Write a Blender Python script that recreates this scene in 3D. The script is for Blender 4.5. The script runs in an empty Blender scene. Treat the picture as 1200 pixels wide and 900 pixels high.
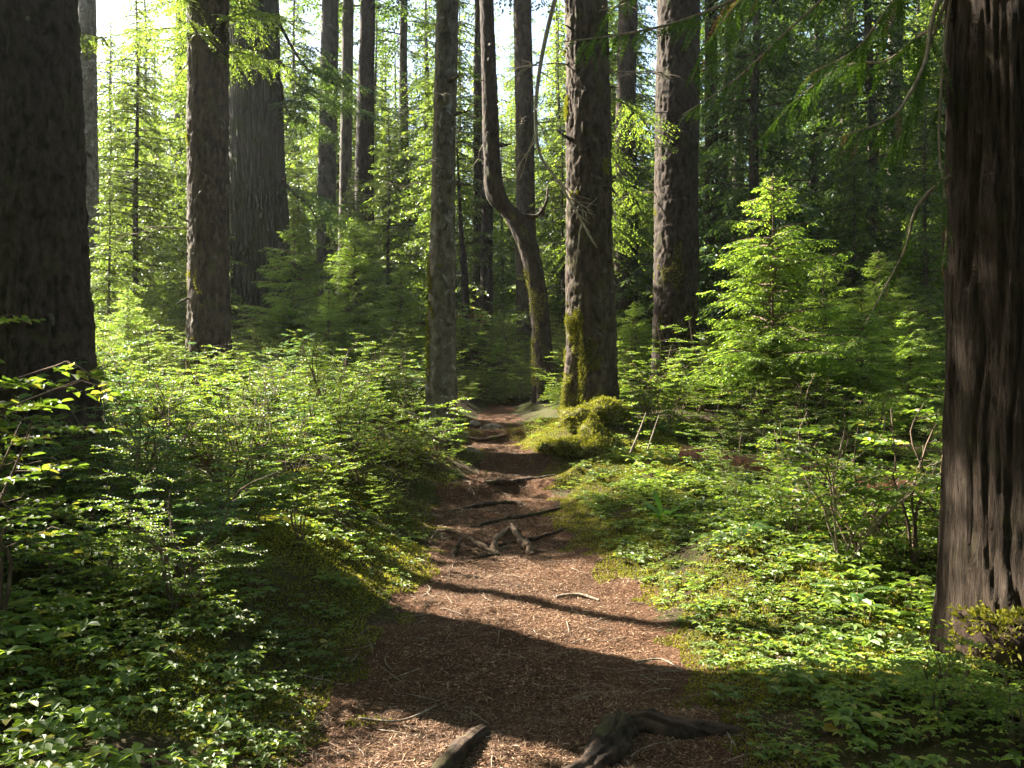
import bpy, math, random
import numpy as np
from mathutils import Vector

C = bpy.context.scene.collection
SC = bpy.context.scene

# ------------------------------------------------------------------ camera, sky, sun
CAMZ = 1.6
FPX = 1039.0                       # focal length in pixels of the 1200 px wide photograph
cam_d = bpy.data.cameras.new("camera")
cam = bpy.data.objects.new("camera", cam_d)
C.objects.link(cam)
cam.location = (0, 0, CAMZ)
cam.rotation_euler = (math.radians(90), 0, 0)
cam_d.sensor_width = 36
cam_d.lens = 36 * FPX / 1200
cam_d.clip_start = 0.05
cam_d.clip_end = 2000
SC.camera = cam

SUN_AZ, SUN_EL = math.radians(57), math.radians(35)     # azimuth to the left of straight ahead
SDIR = np.array([-math.sin(SUN_AZ) * math.cos(SUN_EL), math.cos(SUN_AZ) * math.cos(SUN_EL), math.sin(SUN_EL)])
HAZE = 0.0003
W = bpy.data.worlds.new("World")
SC.world = W
W.use_nodes = True
nt = W.node_tree
bg = nt.nodes["Background"]
sky = nt.nodes.new("ShaderNodeTexSky")
sky.sky_type = 'NISHITA'
sky.sun_disc = False
sky.sun_elevation = SUN_EL
sky.sun_rotation = -SUN_AZ
sky.air_density = 1.0
sky.dust_density = 2.0
nt.links.new(sky.outputs[0], bg.inputs[0])
bg.inputs[1].default_value = 0.05
sun_d = bpy.data.lights.new("sun", 'SUN')
sun_d.energy = 5.0
sun_d.angle = math.radians(0.53)
sun_d.color = (1.0, 0.93, 0.80)
sun = bpy.data.objects.new("sun", sun_d)
C.objects.link(sun)
sun.location = (-20, 20, 40)
sun.rotation_euler = Vector(SDIR.tolist()).to_track_quat('Z', 'Y').to_euler()
vs = SC.view_settings
vs.view_transform = 'Standard'
vs.look = 'None'
vs.gamma = 1
vs.exposure = 3.12
SC.cycles.use_denoising = True
SC.cycles.max_bounces = 8
SC.cycles.diffuse_bounces = 4
SC.cycles.glossy_bounces = 2
SC.cycles.transmission_bounces = 4
SC.cycles.transparent_max_bounces = 4

# ------------------------------------------------------------------ numeric helpers
def _hash(ix, iy, iz, seed):
    h = (ix.astype(np.int64) * 374761393 + iy.astype(np.int64) * 668265263 + iz.astype(np.int64) * 2147483647 + seed * 974634777) & 0xFFFFFFFF
    h = ((h ^ (h >> 13)) * 1274126177) & 0xFFFFFFFF
    h = ((h ^ (h >> 16)) * 2246822519) & 0xFFFFFFFF
    return ((h ^ (h >> 15)) & 0xFFFFFF) / float(0xFFFFFF)

def vnoise(x, y, z=None, seed=0):
    """value noise, about -1 .. 1"""
    x = np.asarray(x, float); y = np.asarray(y, float)
    z = np.zeros_like(x) if z is None else np.asarray(z, float)
    ix, iy, iz = np.floor(x), np.floor(y), np.floor(z)
    fx, fy, fz = x - ix, y - iy, z - iz
    fx, fy, fz = [f * f * (3 - 2 * f) for f in (fx, fy, fz)]
    r = 0
    for a in (0, 1):
        for b in (0, 1):
            for c in (0, 1):
                w = (fx if a else 1 - fx) * (fy if b else 1 - fy) * (fz if c else 1 - fz)
                r = r + w * _hash(ix + a, iy + b, iz + c, seed)
    return r * 2 - 1

def fbm(x, y, z=None, seed=0, octv=3):
    r, a, f = 0, 1.0, 1.0
    for k in range(octv):
        r = r + a * vnoise(np.asarray(x) * f, np.asarray(y) * f, None if z is None else np.asarray(z) * f, seed + k * 17)
        a *= 0.5; f *= 2.03
    return r

def smooth(t):
    t = np.clip(t, 0, 1)
    return t * t * (3 - 2 * t)

def norm(v):
    return v / np.maximum(np.linalg.norm(v, axis=-1, keepdims=True), 1e-9)

# ------------------------------------------------------------------ terrain
PY = np.array([-10, 0, 3.7, 5.4, 6.5, 8.0, 10.0, 11.5, 13.0, 14.5, 18.0, 22, 30, 45, 80, 200])
PH = np.array([-.25, -.05, 0, 0.02, .05, .14, .36, .50, .72, .90, 1.24, 1.75, 2.6, 3.6, 4.6, 5.5])
XY_ = np.array([-10, 0, 3.7, 5.4, 6.5, 8.0, 10.0, 11.5, 13.0, 14.5, 17.0, 18.6, 25])
XC_ = np.array([.2, .15, .10, .03, .13, -.06, -.20, .06, -.33, -.32, -.20, .1, 1.5])
HW_ = np.array([.95, .95, .95, 1.0, .88, .72, .66, .50, .40, .38, .24, .05, .0])

def path_d(x, y):
    """distance outside the path's edge, negative on the path"""
    return np.abs(x - np.interp(y, XY_, XC_)) - np.interp(y, XY_, HW_)

def hgt(x, y):
    x = np.asarray(x, float); y = np.asarray(y, float)
    h = np.interp(y, PY, PH)
    d = path_d(x, y)
    left = (x < np.interp(y, XY_, XC_))
    near = smooth((y - 3.0) / 4.0)
    bank = np.where(left, (0.12 + .26 * near) * smooth((d + .12) / 1.3) + 0.054 * np.clip(d, 0, 14),
                    (0.05 + .15 * near) * smooth((d + .12) / 1.0) + 0.01 * np.clip(d, 0, 14))
    h = h + bank
    off = smooth((d + 0.1) / 0.8)
    h = h + off * (0.10 * fbm(x / 1.7, y / 1.7, seed=3) + 0.04 * fbm(x / .5, y / .5, seed=5, octv=2))
    h = h + (1 - off) * (0.03 * fbm(x / .9, y / .9, seed=8) + 0.010 * fbm(x / .16, y / .16, seed=9, octv=2))
    # worn steps across the path
    on = 1 - smooth((d - .1) / .7)
    for ys, a, sk in ((10.35, .10, .25), (11.9, .09, -.3), (13.7, .10, .2)):
        yy = y - ys - sk * x - .15 * vnoise(x / .5, y * 0, seed=int(ys * 10))
        h = h + on * a * np.exp(-(yy / .22) ** 2) - on * a * .5 * np.exp(-((yy + .45) / .3) ** 2)
    # mossy mound at the foot of the tree beside the path
    h = h + 0.28 * np.exp(-(((x - 1.25) / .75) ** 2 + ((y - 12.6) / .9) ** 2))
    return h

def hz(x, y):
    return float(hgt(np.array([x]), np.array([y]))[0])

def px(x, y, d):
    """point at pixel (x, y) of the photograph at depth d"""
    return np.array([(x - 600) / FPX * d, d, CAMZ - (y - 450) / FPX * d])

def gx(x, d):
    return (x - 600) / FPX * d

# ------------------------------------------------------------------ mesh helpers
def mesh_obj(name, V, F, mats, parent=None, smooth_sh=True, mi=None):
    V = np.ascontiguousarray(V, dtype=np.float32); F = np.ascontiguousarray(F, dtype=np.int32)
    me = bpy.data.meshes.new(name)
    me.vertices.add(len(V)); me.vertices.foreach_set("co", V.ravel())
    n = F.shape[1]
    me.loops.add(F.size); me.loops.foreach_set("vertex_index", F.ravel())
    me.polygons.add(len(F))
    me.polygons.foreach_set("loop_start", np.arange(0, F.size, n, dtype=np.int32))
    me.polygons.foreach_set("use_smooth", np.full(len(F), smooth_sh, dtype=bool))
    if not isinstance(mats, (list, tuple)): mats = [mats]
    for m in mats: me.materials.append(m)
    if mi is not None: me.polygons.foreach_set("material_index", np.ascontiguousarray(mi, dtype=np.int32))
    me.update(calc_edges=True)
    o = bpy.data.objects.new(name, me)
    C.objects.link(o)
    if parent is not None: o.parent = parent
    return o

def tag(o, label=None, cat=None, group=None, kind=None):
    if label: o["label"] = label
    if cat: o["category"] = cat
    if group: o["group"] = group
    if kind: o["kind"] = kind
    return o

def thing(name, label, cat, loc=(0, 0, 0), rz=0.0, group=None, sc=1.0):
    o = bpy.data.objects.new(name, None)
    C.objects.link(o)
    o.empty_display_size = .2
    o.location = [float(v) for v in loc]; o.rotation_euler = (0, 0, rz); o.scale = (sc, sc, sc)
    return tag(o, label, cat, group)

def dup(root, label, loc, rz=0.0, sc=1.0, group=None, tilt=(0, 0)):
    def cp(o, par):
        c = o.copy(); C.objects.link(c)
        if par is not None: c.parent = par
        for ch in [q for q in KIDS.get(o.name, [])]: cp(ch, c)
        return c
    r = cp(root, None)
    r.location = [float(v) for v in loc]; r.rotation_euler = (tilt[0], tilt[1], rz); r.scale = (sc, sc, sc)
    r["label"] = label
    if group: r["group"] = group
    elif "group" in r: del r["group"]
    return r
KIDS = {}
def kids_of(o):
    KIDS[o.name] = list(o.children)
    for c in o.children: kids_of(c)

class MB:
    def __init__(s): s.v = []; s.f = []; s.m = []; s.n = 0
    def add(s, V, F, m=0):
        if len(F) == 0: return
        s.v.append(V); s.f.append(F + s.n); s.m.append(np.full(len(F), m)); s.n += len(V)
    def get(s): return np.concatenate(s.v), np.concatenate(s.f)
    def build(s, name, mats, parent=None, smooth_sh=True):
        return mesh_obj(name, *s.get(), mats, parent, smooth_sh, np.concatenate(s.m))

def tube(P, R, k=6, close=True):
    P = np.asarray(P, float); R = np.asarray(R, float)
    if close:
        P = np.concatenate([P[:1], P, P[-1:]]); R = np.concatenate([[R[0] * .02], R, [R[-1] * .02]])
    n = len(P)
    T = np.gradient(P, axis=0); T[np.linalg.norm(T, axis=1) < 1e-9] = (0, 0, 1); T = norm(T)
    up = np.where(np.abs(T[:, 2:3]) > .9, np.array([[1., 0, 0]]), np.array([[0, 0, 1.]]))
    if np.abs(T[:, 2]).max() > .9 : up = np.tile(np.array([[.93, .31, .2]]), (n, 1))
    A = norm(np.cross(T, up)); B = np.cross(T, A)
    a = np.linspace(0, 2 * np.pi, k, endpoint=False)
    V = P[:, None] + R[:, None, None] * (np.cos(a)[None, :, None] * A[:, None] + np.sin(a)[None, :, None] * B[:, None])
    i = np.arange(n - 1)[:, None] * k; j = np.arange(k)[None]; j2 = (j + 1) % k
    F = np.stack([i + j, i + j2, i + k + j2, i + k + j], -1).reshape(-1, 4)
    return V.reshape(-1, 3), F

def curve_pts(ctrl, n):
    """Catmull-Rom through the control points"""
    P = np.asarray(ctrl, float)
    P = np.concatenate([2 * P[:1] - P[1:2], P, 2 * P[-1:] - P[-2:-1]])
    t = np.linspace(0, len(P) - 3 - 1e-6, n); i = t.astype(int); f = (t - i)[:, None]
    a, b, c, d = P[i], P[i + 1], P[i + 2], P[i + 3]
    return .5 * ((2 * b) + (c - a) * f + (2 * a - 5 * b + 4 * c - d) * f * f + (3 * b - a - 3 * c + d) * f ** 3)

def leaves(P, D, N, L, Wd, fold=.25, cup=.12, wide=.42):
    """ovate leaf of two folded halves: P base, D direction, N normal"""
    P = np.asarray(P, float); D = norm(np.asarray(D, float)); N = np.asarray(N, float)
    S = norm(np.cross(D, N)); N = np.cross(S, D)
    L = np.broadcast_to(np.asarray(L, float), (len(P),))[:, None]; Wd = np.broadcast_to(np.asarray(Wd, float), (len(P),))[:, None]
    tip = P + D * L - N * L * cup
    h = N * Wd * fold
    a1 = P + D * L * .28 + S * Wd * wide + h; a2 = P + D * L * .72 + S * Wd * wide * .86 + h - N * L * cup * .4
    b1 = P + D * L * .28 - S * Wd * wide + h; b2 = P + D * L * .72 - S * Wd * wide * .86 + h - N * L * cup * .4
    V = np.stack([P, tip, a1, a2, b1, b2], 1).reshape(-1, 3)
    i = np.arange(len(P))[:, None] * 6
    F = np.concatenate([i + np.array([[0, 2, 3, 1]]), i + np.array([[0, 1, 5, 4]])])
    return V, F

def strips(P, D, N, L, Wd, droop=.1):
    """narrow pointed quads (needle sprays, straw)"""
    P = np.asarray(P, float); D = norm(np.asarray(D, float)); S = norm(np.cross(D, np.asarray(N, float)))
    L = np.broadcast_to(np.asarray(L, float), (len(P),))[:, None]; Wd = np.broadcast_to(np.asarray(Wd, float), (len(P),))[:, None]
    mid = P + D * L * .45
    tip = P + D * L; tip[:, 2] -= (L * droop)[:, 0]
    V = np.stack([P, mid + S * Wd * .5, tip, mid - S * Wd * .5], 1).reshape(-1, 3)
    F = np.arange(len(P))[:, None] * 4 + np.arange(4)[None]
    return V, F

def xform(V, loc, rz, sc, tilt=0., taz=0.):
    c, s = math.cos(rz), math.sin(rz)
    X = V * sc
    X = np.stack([X[:, 0] * c - X[:, 1] * s, X[:, 0] * s + X[:, 1] * c, X[:, 2]], 1)
    if tilt:
        ax = math.cos(taz), math.sin(taz)
        X = X + np.stack([X[:, 2] * ax[0] * tilt, X[:, 2] * ax[1] * tilt, -(X[:, 0] * ax[0] + X[:, 1] * ax[1]) * tilt], 1)
    return X + np.asarray(loc)

# ------------------------------------------------------------------ materials
def new_mat(name):
    m = bpy.data.materials.new(name); m.use_nodes = True
    n = m.node_tree; p = n.nodes["Principled BSDF"]
    return m, n, p, n.nodes["Material Output"]

def ramp(n, stops):
    r = n.nodes.new("ShaderNodeValToRGB")
    e = r.color_ramp.elements
    while len(e) < len(stops): e.new(.5)
    for el, (pos, col) in zip(e, stops): el.position = pos; el.color = (*col, 1)
    return r

def noise(n, scale, detail=4, vec=None, rough=.55, dist=0):
    t = n.nodes.new("ShaderNodeTexNoise"); t.inputs["Scale"].default_value = scale
    t.inputs["Detail"].default_value = detail; t.inputs["Roughness"].default_value = rough; t.inputs["Distortion"].default_value = dist
    if vec is not None: n.links.new(vec, t.inputs["Vector"])
    return t

def mix(n, fac, a, b, mode='MIX'):
    m = n.nodes.new("ShaderNodeMix"); m.data_type = 'RGBA'; m.blend_type = mode
    for sock, v in ((m.inputs[0], fac), (m.inputs[6], a), (m.inputs[7], b)):
        if hasattr(v, "is_output"): n.links.new(v, sock)
        elif isinstance(v, (int, float)): sock.default_value = v
        else: sock.default_value = (*v, 1)
    return m.outputs[2]

def leaf_mat(name, stops, tcol=(1.5, 1.5, .6), tmix=.5, rough=.42, spec=.45, patch=.35, pscale=.9):
    m, n, p, out = new_mat(name)
    g = n.nodes.new("ShaderNodeNewGeometry")
    r = ramp(n, stops); n.links.new(g.outputs["Random Per Island"], r.inputs[0])
    nz = noise(n, pscale, 2, g.outputs["Position"])
    rv = ramp(n, [(.32, (1 - patch,) * 3), (.68, (1 + patch,) * 3)])
    n.links.new(nz.outputs[0], rv.inputs[0])
    col = mix(n, 1.0, r.outputs[0], rv.outputs[0], 'MULTIPLY')
    n.links.new(col, p.inputs["Base Color"])
    p.inputs["Roughness"].default_value = rough; p.inputs["Specular IOR Level"].default_value = spec
    t = n.nodes.new("ShaderNodeBsdfTranslucent")
    tc = mix(n, 1.0, col, tcol, 'MULTIPLY'); n.links.new(tc, t.inputs[0])
    a = n.nodes.new("ShaderNodeMixShader"); a.inputs[0].default_value = tmix
    n.links.new(p.outputs[0], a.inputs[1]); n.links.new(t.outputs[0], a.inputs[2]); n.links.new(a.outputs[0], out.inputs[0])
    return m

def bark_mat(name, c_dark, c_light, lichen=None, lich_amt=.5, moss=None, moss_amt=.45, stretch=(1, 1, .25), scale=14, bump=.5, moss_h=None):
    m, n, p, out = new_mat(name)
    tc = n.nodes.new("ShaderNodeTexCoord")
    mp = n.nodes.new("ShaderNodeMapping"); mp.inputs["Scale"].default_value = stretch
    n.links.new(tc.outputs["Object"], mp.inputs[0])
    n1 = noise(n, scale, 6, mp.outputs[0], .65, .4)
    r = ramp(n, [(.36, c_dark), (.62, c_light)]); n.links.new(n1.outputs[0], r.inputs[0])
    col = r.outputs[0]
    if lichen:
        n2 = noise(n, 5.5, 5, tc.outputs["Object"], .7, .6)
        r2 = ramp(n, [(1 - lich_amt - .04, (0, 0, 0)), (1 - lich_amt + .05, (1, 1, 1))]); n.links.new(n2.outputs[0], r2.inputs[0])
        col = mix(n, r2.outputs[0], col, lichen)
    if moss:
        n3 = noise(n, 2.6, 6, tc.outputs["Object"], .7, .3)
        r3 = ramp(n, [(1 - moss_amt - .06, (0, 0, 0)), (1 - moss_amt + .08, (1, 1, 1))]); n.links.new(n3.outputs[0], r3.inputs[0])
        col = mix(n, r3.outputs[0], col, moss)
    n.links.new(col, p.inputs["Base Color"])
    p.inputs["Roughness"].default_value = .9; p.inputs["Specular IOR Level"].default_value = .2
    mp2 = n.nodes.new("ShaderNodeMapping"); mp2.inputs["Scale"].default_value = stretch
    n.links.new(tc.outputs["Object"], mp2.inputs[0])
    n4 = noise(n, scale * 2.2, 6, mp2.outputs[0], .7, .3)
    b = n.nodes.new("ShaderNodeBump"); b.inputs["Strength"].default_value = bump; b.inputs["Distance"].default_value = .03
    n.links.new(n4.outputs[0], b.inputs["Height"]); n.links.new(b.outputs[0], p.inputs["Normal"])
    return m

M = {}
# foliage: dark and light greens, the per-leaf spread is the plant's own variation
M['berry'] = leaf_mat('huckleberry_leaf', [(0, (.065, .120, .022)), (.5, (.105, .175, .030)), (.85, (.15, .22, .040)), (.97, (.24, .23, .06))], tcol=(1.6, 1.5, .6), tmix=.5, rough=.5)
M['berry_blue'] = leaf_mat('bluish_leaf', [(0, (.06, .12, .055)), (.6, (.09, .165, .07)), (1, (.13, .21, .08))], tmix=.45, rough=.42)
M['herb'] = leaf_mat('herb_leaf', [(0, (.075, .13, .026)), (.5, (.12, .19, .035)), (.9, (.17, .235, .05)), (1, (.30, .27, .07))], tcol=(1.6, 1.5, .6), tmix=.5, rough=.5)
M['moss'] = leaf_mat('moss', [(0, (.085, .095, .014)), (.5, (.16, .165, .025)), (1, (.25, .23, .045))], tmix=.35, rough=.8, spec=.1)
M['needle'] = leaf_mat('hemlock_needles', [(0, (.03, .062, .020)), (.6, (.05, .092, .026)), (1, (.08, .13, .034))], tcol=(1.7,1.6,.6), tmix=.45, patch=.3, pscale=.6)
M['needle_far'] = leaf_mat('far_needles', [(0, (.045, .080, .030)), (.6, (.075, .120, .038)), (1, (.12, .165, .05))], tcol=(2.1,1.9,.6), tmix=.58, patch=.4, pscale=.25)
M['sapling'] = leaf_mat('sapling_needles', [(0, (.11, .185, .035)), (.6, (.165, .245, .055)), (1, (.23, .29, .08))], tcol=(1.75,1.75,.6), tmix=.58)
M['cedar'] = leaf_mat('cedar_fronds', [(0, (.03, .065, .014)), (.7, (.048, .095, .02)), (1, (.075, .125, .026))], tmix=.45, rough=.75, spec=.15)
M['cedar_brown'] = leaf_mat('dead_cedar_fronds', [(0, (.12, .065, .025)), (1, (.18, .105, .04))], tcol=(1.2, 1, .6), tmix=.4)
M['rust'] = leaf_mat('rusty_leaf', [(0, (.22, .10, .05)), (1, (.34, .17, .08))], tcol=(1.2, 1, .7), tmix=.4)
M['fern'] = leaf_mat('fern_leaf', [(0, (.04, .10, .022)), (1, (.075, .15, .03))], tmix=.45)
M['strap'] = leaf_mat('strap_leaf', [(0, (.06, .15, .03)), (1, (.09, .20, .035))], tmix=.45, rough=.32)
M['stem'] = bark_mat('shrub_stem', (.07, .045, .03), (.17, .12, .08), scale=30)
M['twig'] = bark_mat('dead_twig', (.14, .10, .07), (.34, .28, .21), scale=30)
M['lichen_twig'] = bark_mat('lichen_branch', (.15, .11, .075), (.36, .31, .22), scale=22, moss=(.16, .16, .05), moss_amt=.42)
M['bark_dark'] = bark_mat('dark_scaly_bark', (.013, .009, .006), (.058, .040, .028), lichen=(.12, .11, .09), lich_amt=.27, moss=(.05, .052, .016), moss_amt=.38, stretch=(1, 1, .45), scale=16)
M['bark_brown'] = bark_mat('brown_scaly_bark', (0.024, 0.016, 0.011), (0.088, 0.064, 0.044), lichen=(0.119, 0.110, 0.088), lich_amt=.36, moss=(0.058, 0.055, 0.013), moss_amt=.40, stretch=(1, 1, .40), scale=13)
M['bark_cedar'] = bark_mat('fibrous_cedar_bark', (.016, .010, .006), (.062, .043, .029), lichen=(.085, .075, .055), lich_amt=.33, moss=(.045, .045, .014), moss_amt=.36, stretch=(1, 1, .12), scale=60, bump=.9)
M['bark_grey'] = bark_mat('grey_mossy_bark', (0.025, 0.023, 0.017), (0.078, 0.069, 0.053), moss=(0.040, 0.047, 0.015), moss_amt=.46, stretch=(1, 1, .10), scale=20)
M['bark_pale'] = bark_mat('pale_lichen_bark', (0.045, 0.035, 0.026), (0.140, 0.121, 0.096), lichen=(0.229, 0.223, 0.198), lich_amt=.40, moss=(0.096, 0.089, 0.028), moss_amt=.38, stretch=(1, 1, .6), scale=12)
M['bark_far'] = bark_mat('far_trunk_bark', (0.032, 0.025, 0.020), (0.098, 0.081, 0.063), lichen=(0.168, 0.161, 0.133), lich_amt=.36, moss=(0.070, 0.077, 0.028), moss_amt=.36, stretch=(1, 1, .4), scale=9)
M['log'] = bark_mat('log_bark', (0.015, 0.010, 0.007), (0.077, 0.049, 0.032), moss=(0.063, 0.070, 0.015), moss_amt=.42, stretch=(1, 1, 1), scale=12)
M['redwood'] = bark_mat('rotten_red_wood', (.11, .04, .022), (.27, .115, .065), moss=(.10, .11, .03), moss_amt=.38, stretch=(1, 1, 1), scale=10)
M['root'] = bark_mat('bare_root', (.06, .038, .026), (.20, .135, .09), stretch=(1, 1, 1), scale=16)
M['mossy_core'] = bark_mat('mossy_wood', (.05, .045, .015), (.12, .115, .03), stretch=(1, 1, 1), scale=20)
M['cut'] = bark_mat('broken_wood', (.16, .10, .06), (.34, .24, .15), stretch=(1, 1, 1), scale=20)
M['litter'] = leaf_mat('dry_needles', [(0, (.04, .019, .010)), (.5, (.125, .064, .034)), (.86, (.25, .14, .074)), (1, (.45, .33, .21))], tcol=(1, 1, 1), tmix=.08, rough=.7, spec=.2, patch=.22, pscale=1.3)

def ground_mat(name, stops, scale, mossy=None, bump=.8):
    m, n, p, out = new_mat(name)
    g = n.nodes.new("ShaderNodeNewGeometry")
    a = noise(n, scale, 8, g.outputs["Position"], .75)
    r = ramp(n, stops); n.links.new(a.outputs[0], r.inputs[0]); col = r.outputs[0]
    b2 = noise(n, 1.1, 4, g.outputs["Position"], .6)
    rr = ramp(n, [(.35, (.72, .72, .72)), (.65, (1.2, 1.15, 1.1))]); n.links.new(b2.outputs[0], rr.inputs[0])
    col = mix(n, 1.0, col, rr.outputs[0], 'MULTIPLY')
    if mossy:
        c = noise(n, 1.6, 6, g.outputs["Position"], .7)
        r3 = ramp(n, [(.44, (0, 0, 0)), (.56, (1, 1, 1))]); n.links.new(c.outputs[0], r3.inputs[0])
        col = mix(n, r3.outputs[0], col, mossy)
    n.links.new(col, p.inputs["Base Color"]); p.inputs["Roughness"].default_value = .95; p.inputs["Specular IOR Level"].default_value = .1
    bb = noise(n, scale * 2.5, 6, g.outputs["Position"], .75)
    b = n.nodes.new("ShaderNodeBump"); b.inputs["Strength"].default_value = bump; b.inputs["Distance"].default_value = .02
    n.links.new(bb.outputs[0], b.inputs["Height"]); n.links.new(b.outputs[0], p.inputs["Normal"])
    return m
M['soil'] = ground_mat('forest_floor', [(.3, (.025, .018, .010)), (.55, (.05, .036, .02)), (.75, (.09, .062, .034))], 30, mossy=(.045, .05, .012))
M['path'] = ground_mat('needle_path', [(.30, (.03, .015, .008)), (.5, (.085, .043, .023)), (.70, (.18, .10, .056))], 75)

# ------------------------------------------------------------------ ground and path (one sheet, cut along the path's ragged edge)
def axis(lo, f0, f1, hi, fine):
    a = [f0]
    s = fine
    while a[-1] > lo: s *= 1.12; a.append(a[-1] - s)
    b = [f1]; s = fine
    while b[-1] < hi: s *= 1.12; b.append(b[-1] + s)
    return np.concatenate([np.array(a[::-1]), np.arange(f0 + fine, f1 - fine / 2, fine), np.array(b)])
gxs = axis(-200, -5, 5, 200, .045); gys = axis(-40, 2.5, 15.5, 300, .045)
GX, GY = np.meshgrid(gxs, gys)
GZ = hgt(GX, GY)
V = np.stack([GX, GY, GZ], -1).reshape(-1, 3)
nx, ny = len(gxs), len(gys)
ii = (np.arange(ny - 1)[:, None] * nx + np.arange(nx - 1)[None]).ravel()
F = np.stack([ii, ii + 1, ii + nx + 1, ii + nx], 1)
cx, cy = V[F].mean(1)[:, 0], V[F].mean(1)[:, 1]
pm = (path_d(cx, cy) + .16 * vnoise(cx / .35, cy / .35, seed=31) + .05 * vnoise(cx / .09, cy / .09, seed=32) < 0) & (cy < 18.6) & (cy > -8)
pm |= (np.hypot((cx + 1.45) / .75, (cy - 12.6) / .35) + .25 * vnoise(cx / .2, cy / .2, seed=33) < 1)     # bare soil beside the bend
def sub(F, V):
    u, inv = np.unique(F, return_inverse=True)
    return V[u], inv.reshape(F.shape)
tag(mesh_obj('ground', *sub(F[~pm], V), M['soil']), kind='structure')
tag(mesh_obj('path', *sub(F[pm], V), M['path']), kind='structure')

# ------------------------------------------------------------------ trunks
def trunk_mesh(P, R, style, seed, zbase, seg=.03, ztop_fine=7.5, kmin=10, flare=.35, flare_h=.7, lobes=5, amp=1.0):
    """swept trunk from control points P and radii R, with a flared foot and modelled bark"""
    P = np.asarray(P, float); R = np.asarray(R, float)
    zs = []
    z = P[0, 2]; top = P[-1, 2]
    while z < top:
        zs.append(z); z += (seg * (2.6 if style == 'fibre' else 1.4) if z - zbase < ztop_fine else .5)
    zs.append(top)
    zs = np.array(zs)
    C_ = curve_pts(P, 400)
    cx = np.interp(zs, C_[:, 2], C_[:, 0]); cy = np.interp(zs, C_[:, 2], C_[:, 1])
    rr = np.interp(zs, P[:, 2], R)
    k = int(np.clip(2 * np.pi * R.max() / seg, kmin, 240))
    a = np.linspace(0, 2 * np.pi, k, endpoint=False)
    A, Z = np.meshgrid(a, zs); RR = np.repeat(rr[:, None], k, 1)
    rel = np.clip(Z - zbase, -.3, 99)
    fl = np.exp(-rel / flare_h)
    lob = .6 + .55 * np.sin(lobes * A + seed + .6 * np.sin(2 * A + seed * 1.7)) + .25 * np.sin((lobes + 4) * A + seed * 2.1)
    RR = RR * (1 + flare * fl * lob)
    X0, Y0 = np.cos(A) * RR, np.sin(A) * RR
    w = .7 * vnoise(X0 * 3, Y0 * 3, Z * 1.1, seed + 9)
    if style == 'scaly':
        c1 = np.exp(-(vnoise(X0 * 17 + w, Y0 * 17 - w, Z * 7, seed + 5) / .22) ** 2); c2 = np.exp(-(vnoise(X0 * 34, Y0 * 34, Z * 15, seed + 8) / .25) ** 2)
        d = .012 - .020 * c1 - .009 * c2 + .010 * fbm(X0 * 11, Y0 * 11, Z * 6, seed, 3) + .005 * vnoise(X0 * 60, Y0 * 60, Z * 34, seed + 7)
    elif style == 'fibre':
        c1 = np.exp(-(vnoise(X0 * 20 + w, Y0 * 20 - w, Z * 1.3, seed) / .2) ** 2); c2 = np.exp(-(vnoise(X0 * 44 + w, Y0 * 44, Z * 2.6, seed + 3) / .25) ** 2)
        d = .006 - .020 * c1 - .009 * c2 + .006 * fbm(X0 * 90, Y0 * 90, Z * 5, seed + 4, 2) + .007 * vnoise(X0 * 9, Y0 * 9, Z * 2.5, seed + 6)
    else:
        d = .012 * fbm(X0 * 12, Y0 * 12, Z * 5, seed, 3)
    d = d * amp * np.clip(RR / .25, .25, 1.2)
    big = RR * .05 * vnoise(np.cos(A) * 1.3, np.sin(A) * 1.3, Z * .7, seed + 21)
    RR = RR + d + big
    V = np.stack([cx[:, None] + np.cos(A) * RR, cy[:, None] + np.sin(A) * RR, Z], -1).reshape(-1, 3)
    n = len(zs); i = np.arange(n - 1)[:, None] * k; j = np.arange(k)[None]; j2 = (j + 1) % k
    return V, np.stack([i + j, i + j2, i + k + j2, i + k + j], -1).reshape(-1, 4)

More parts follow.
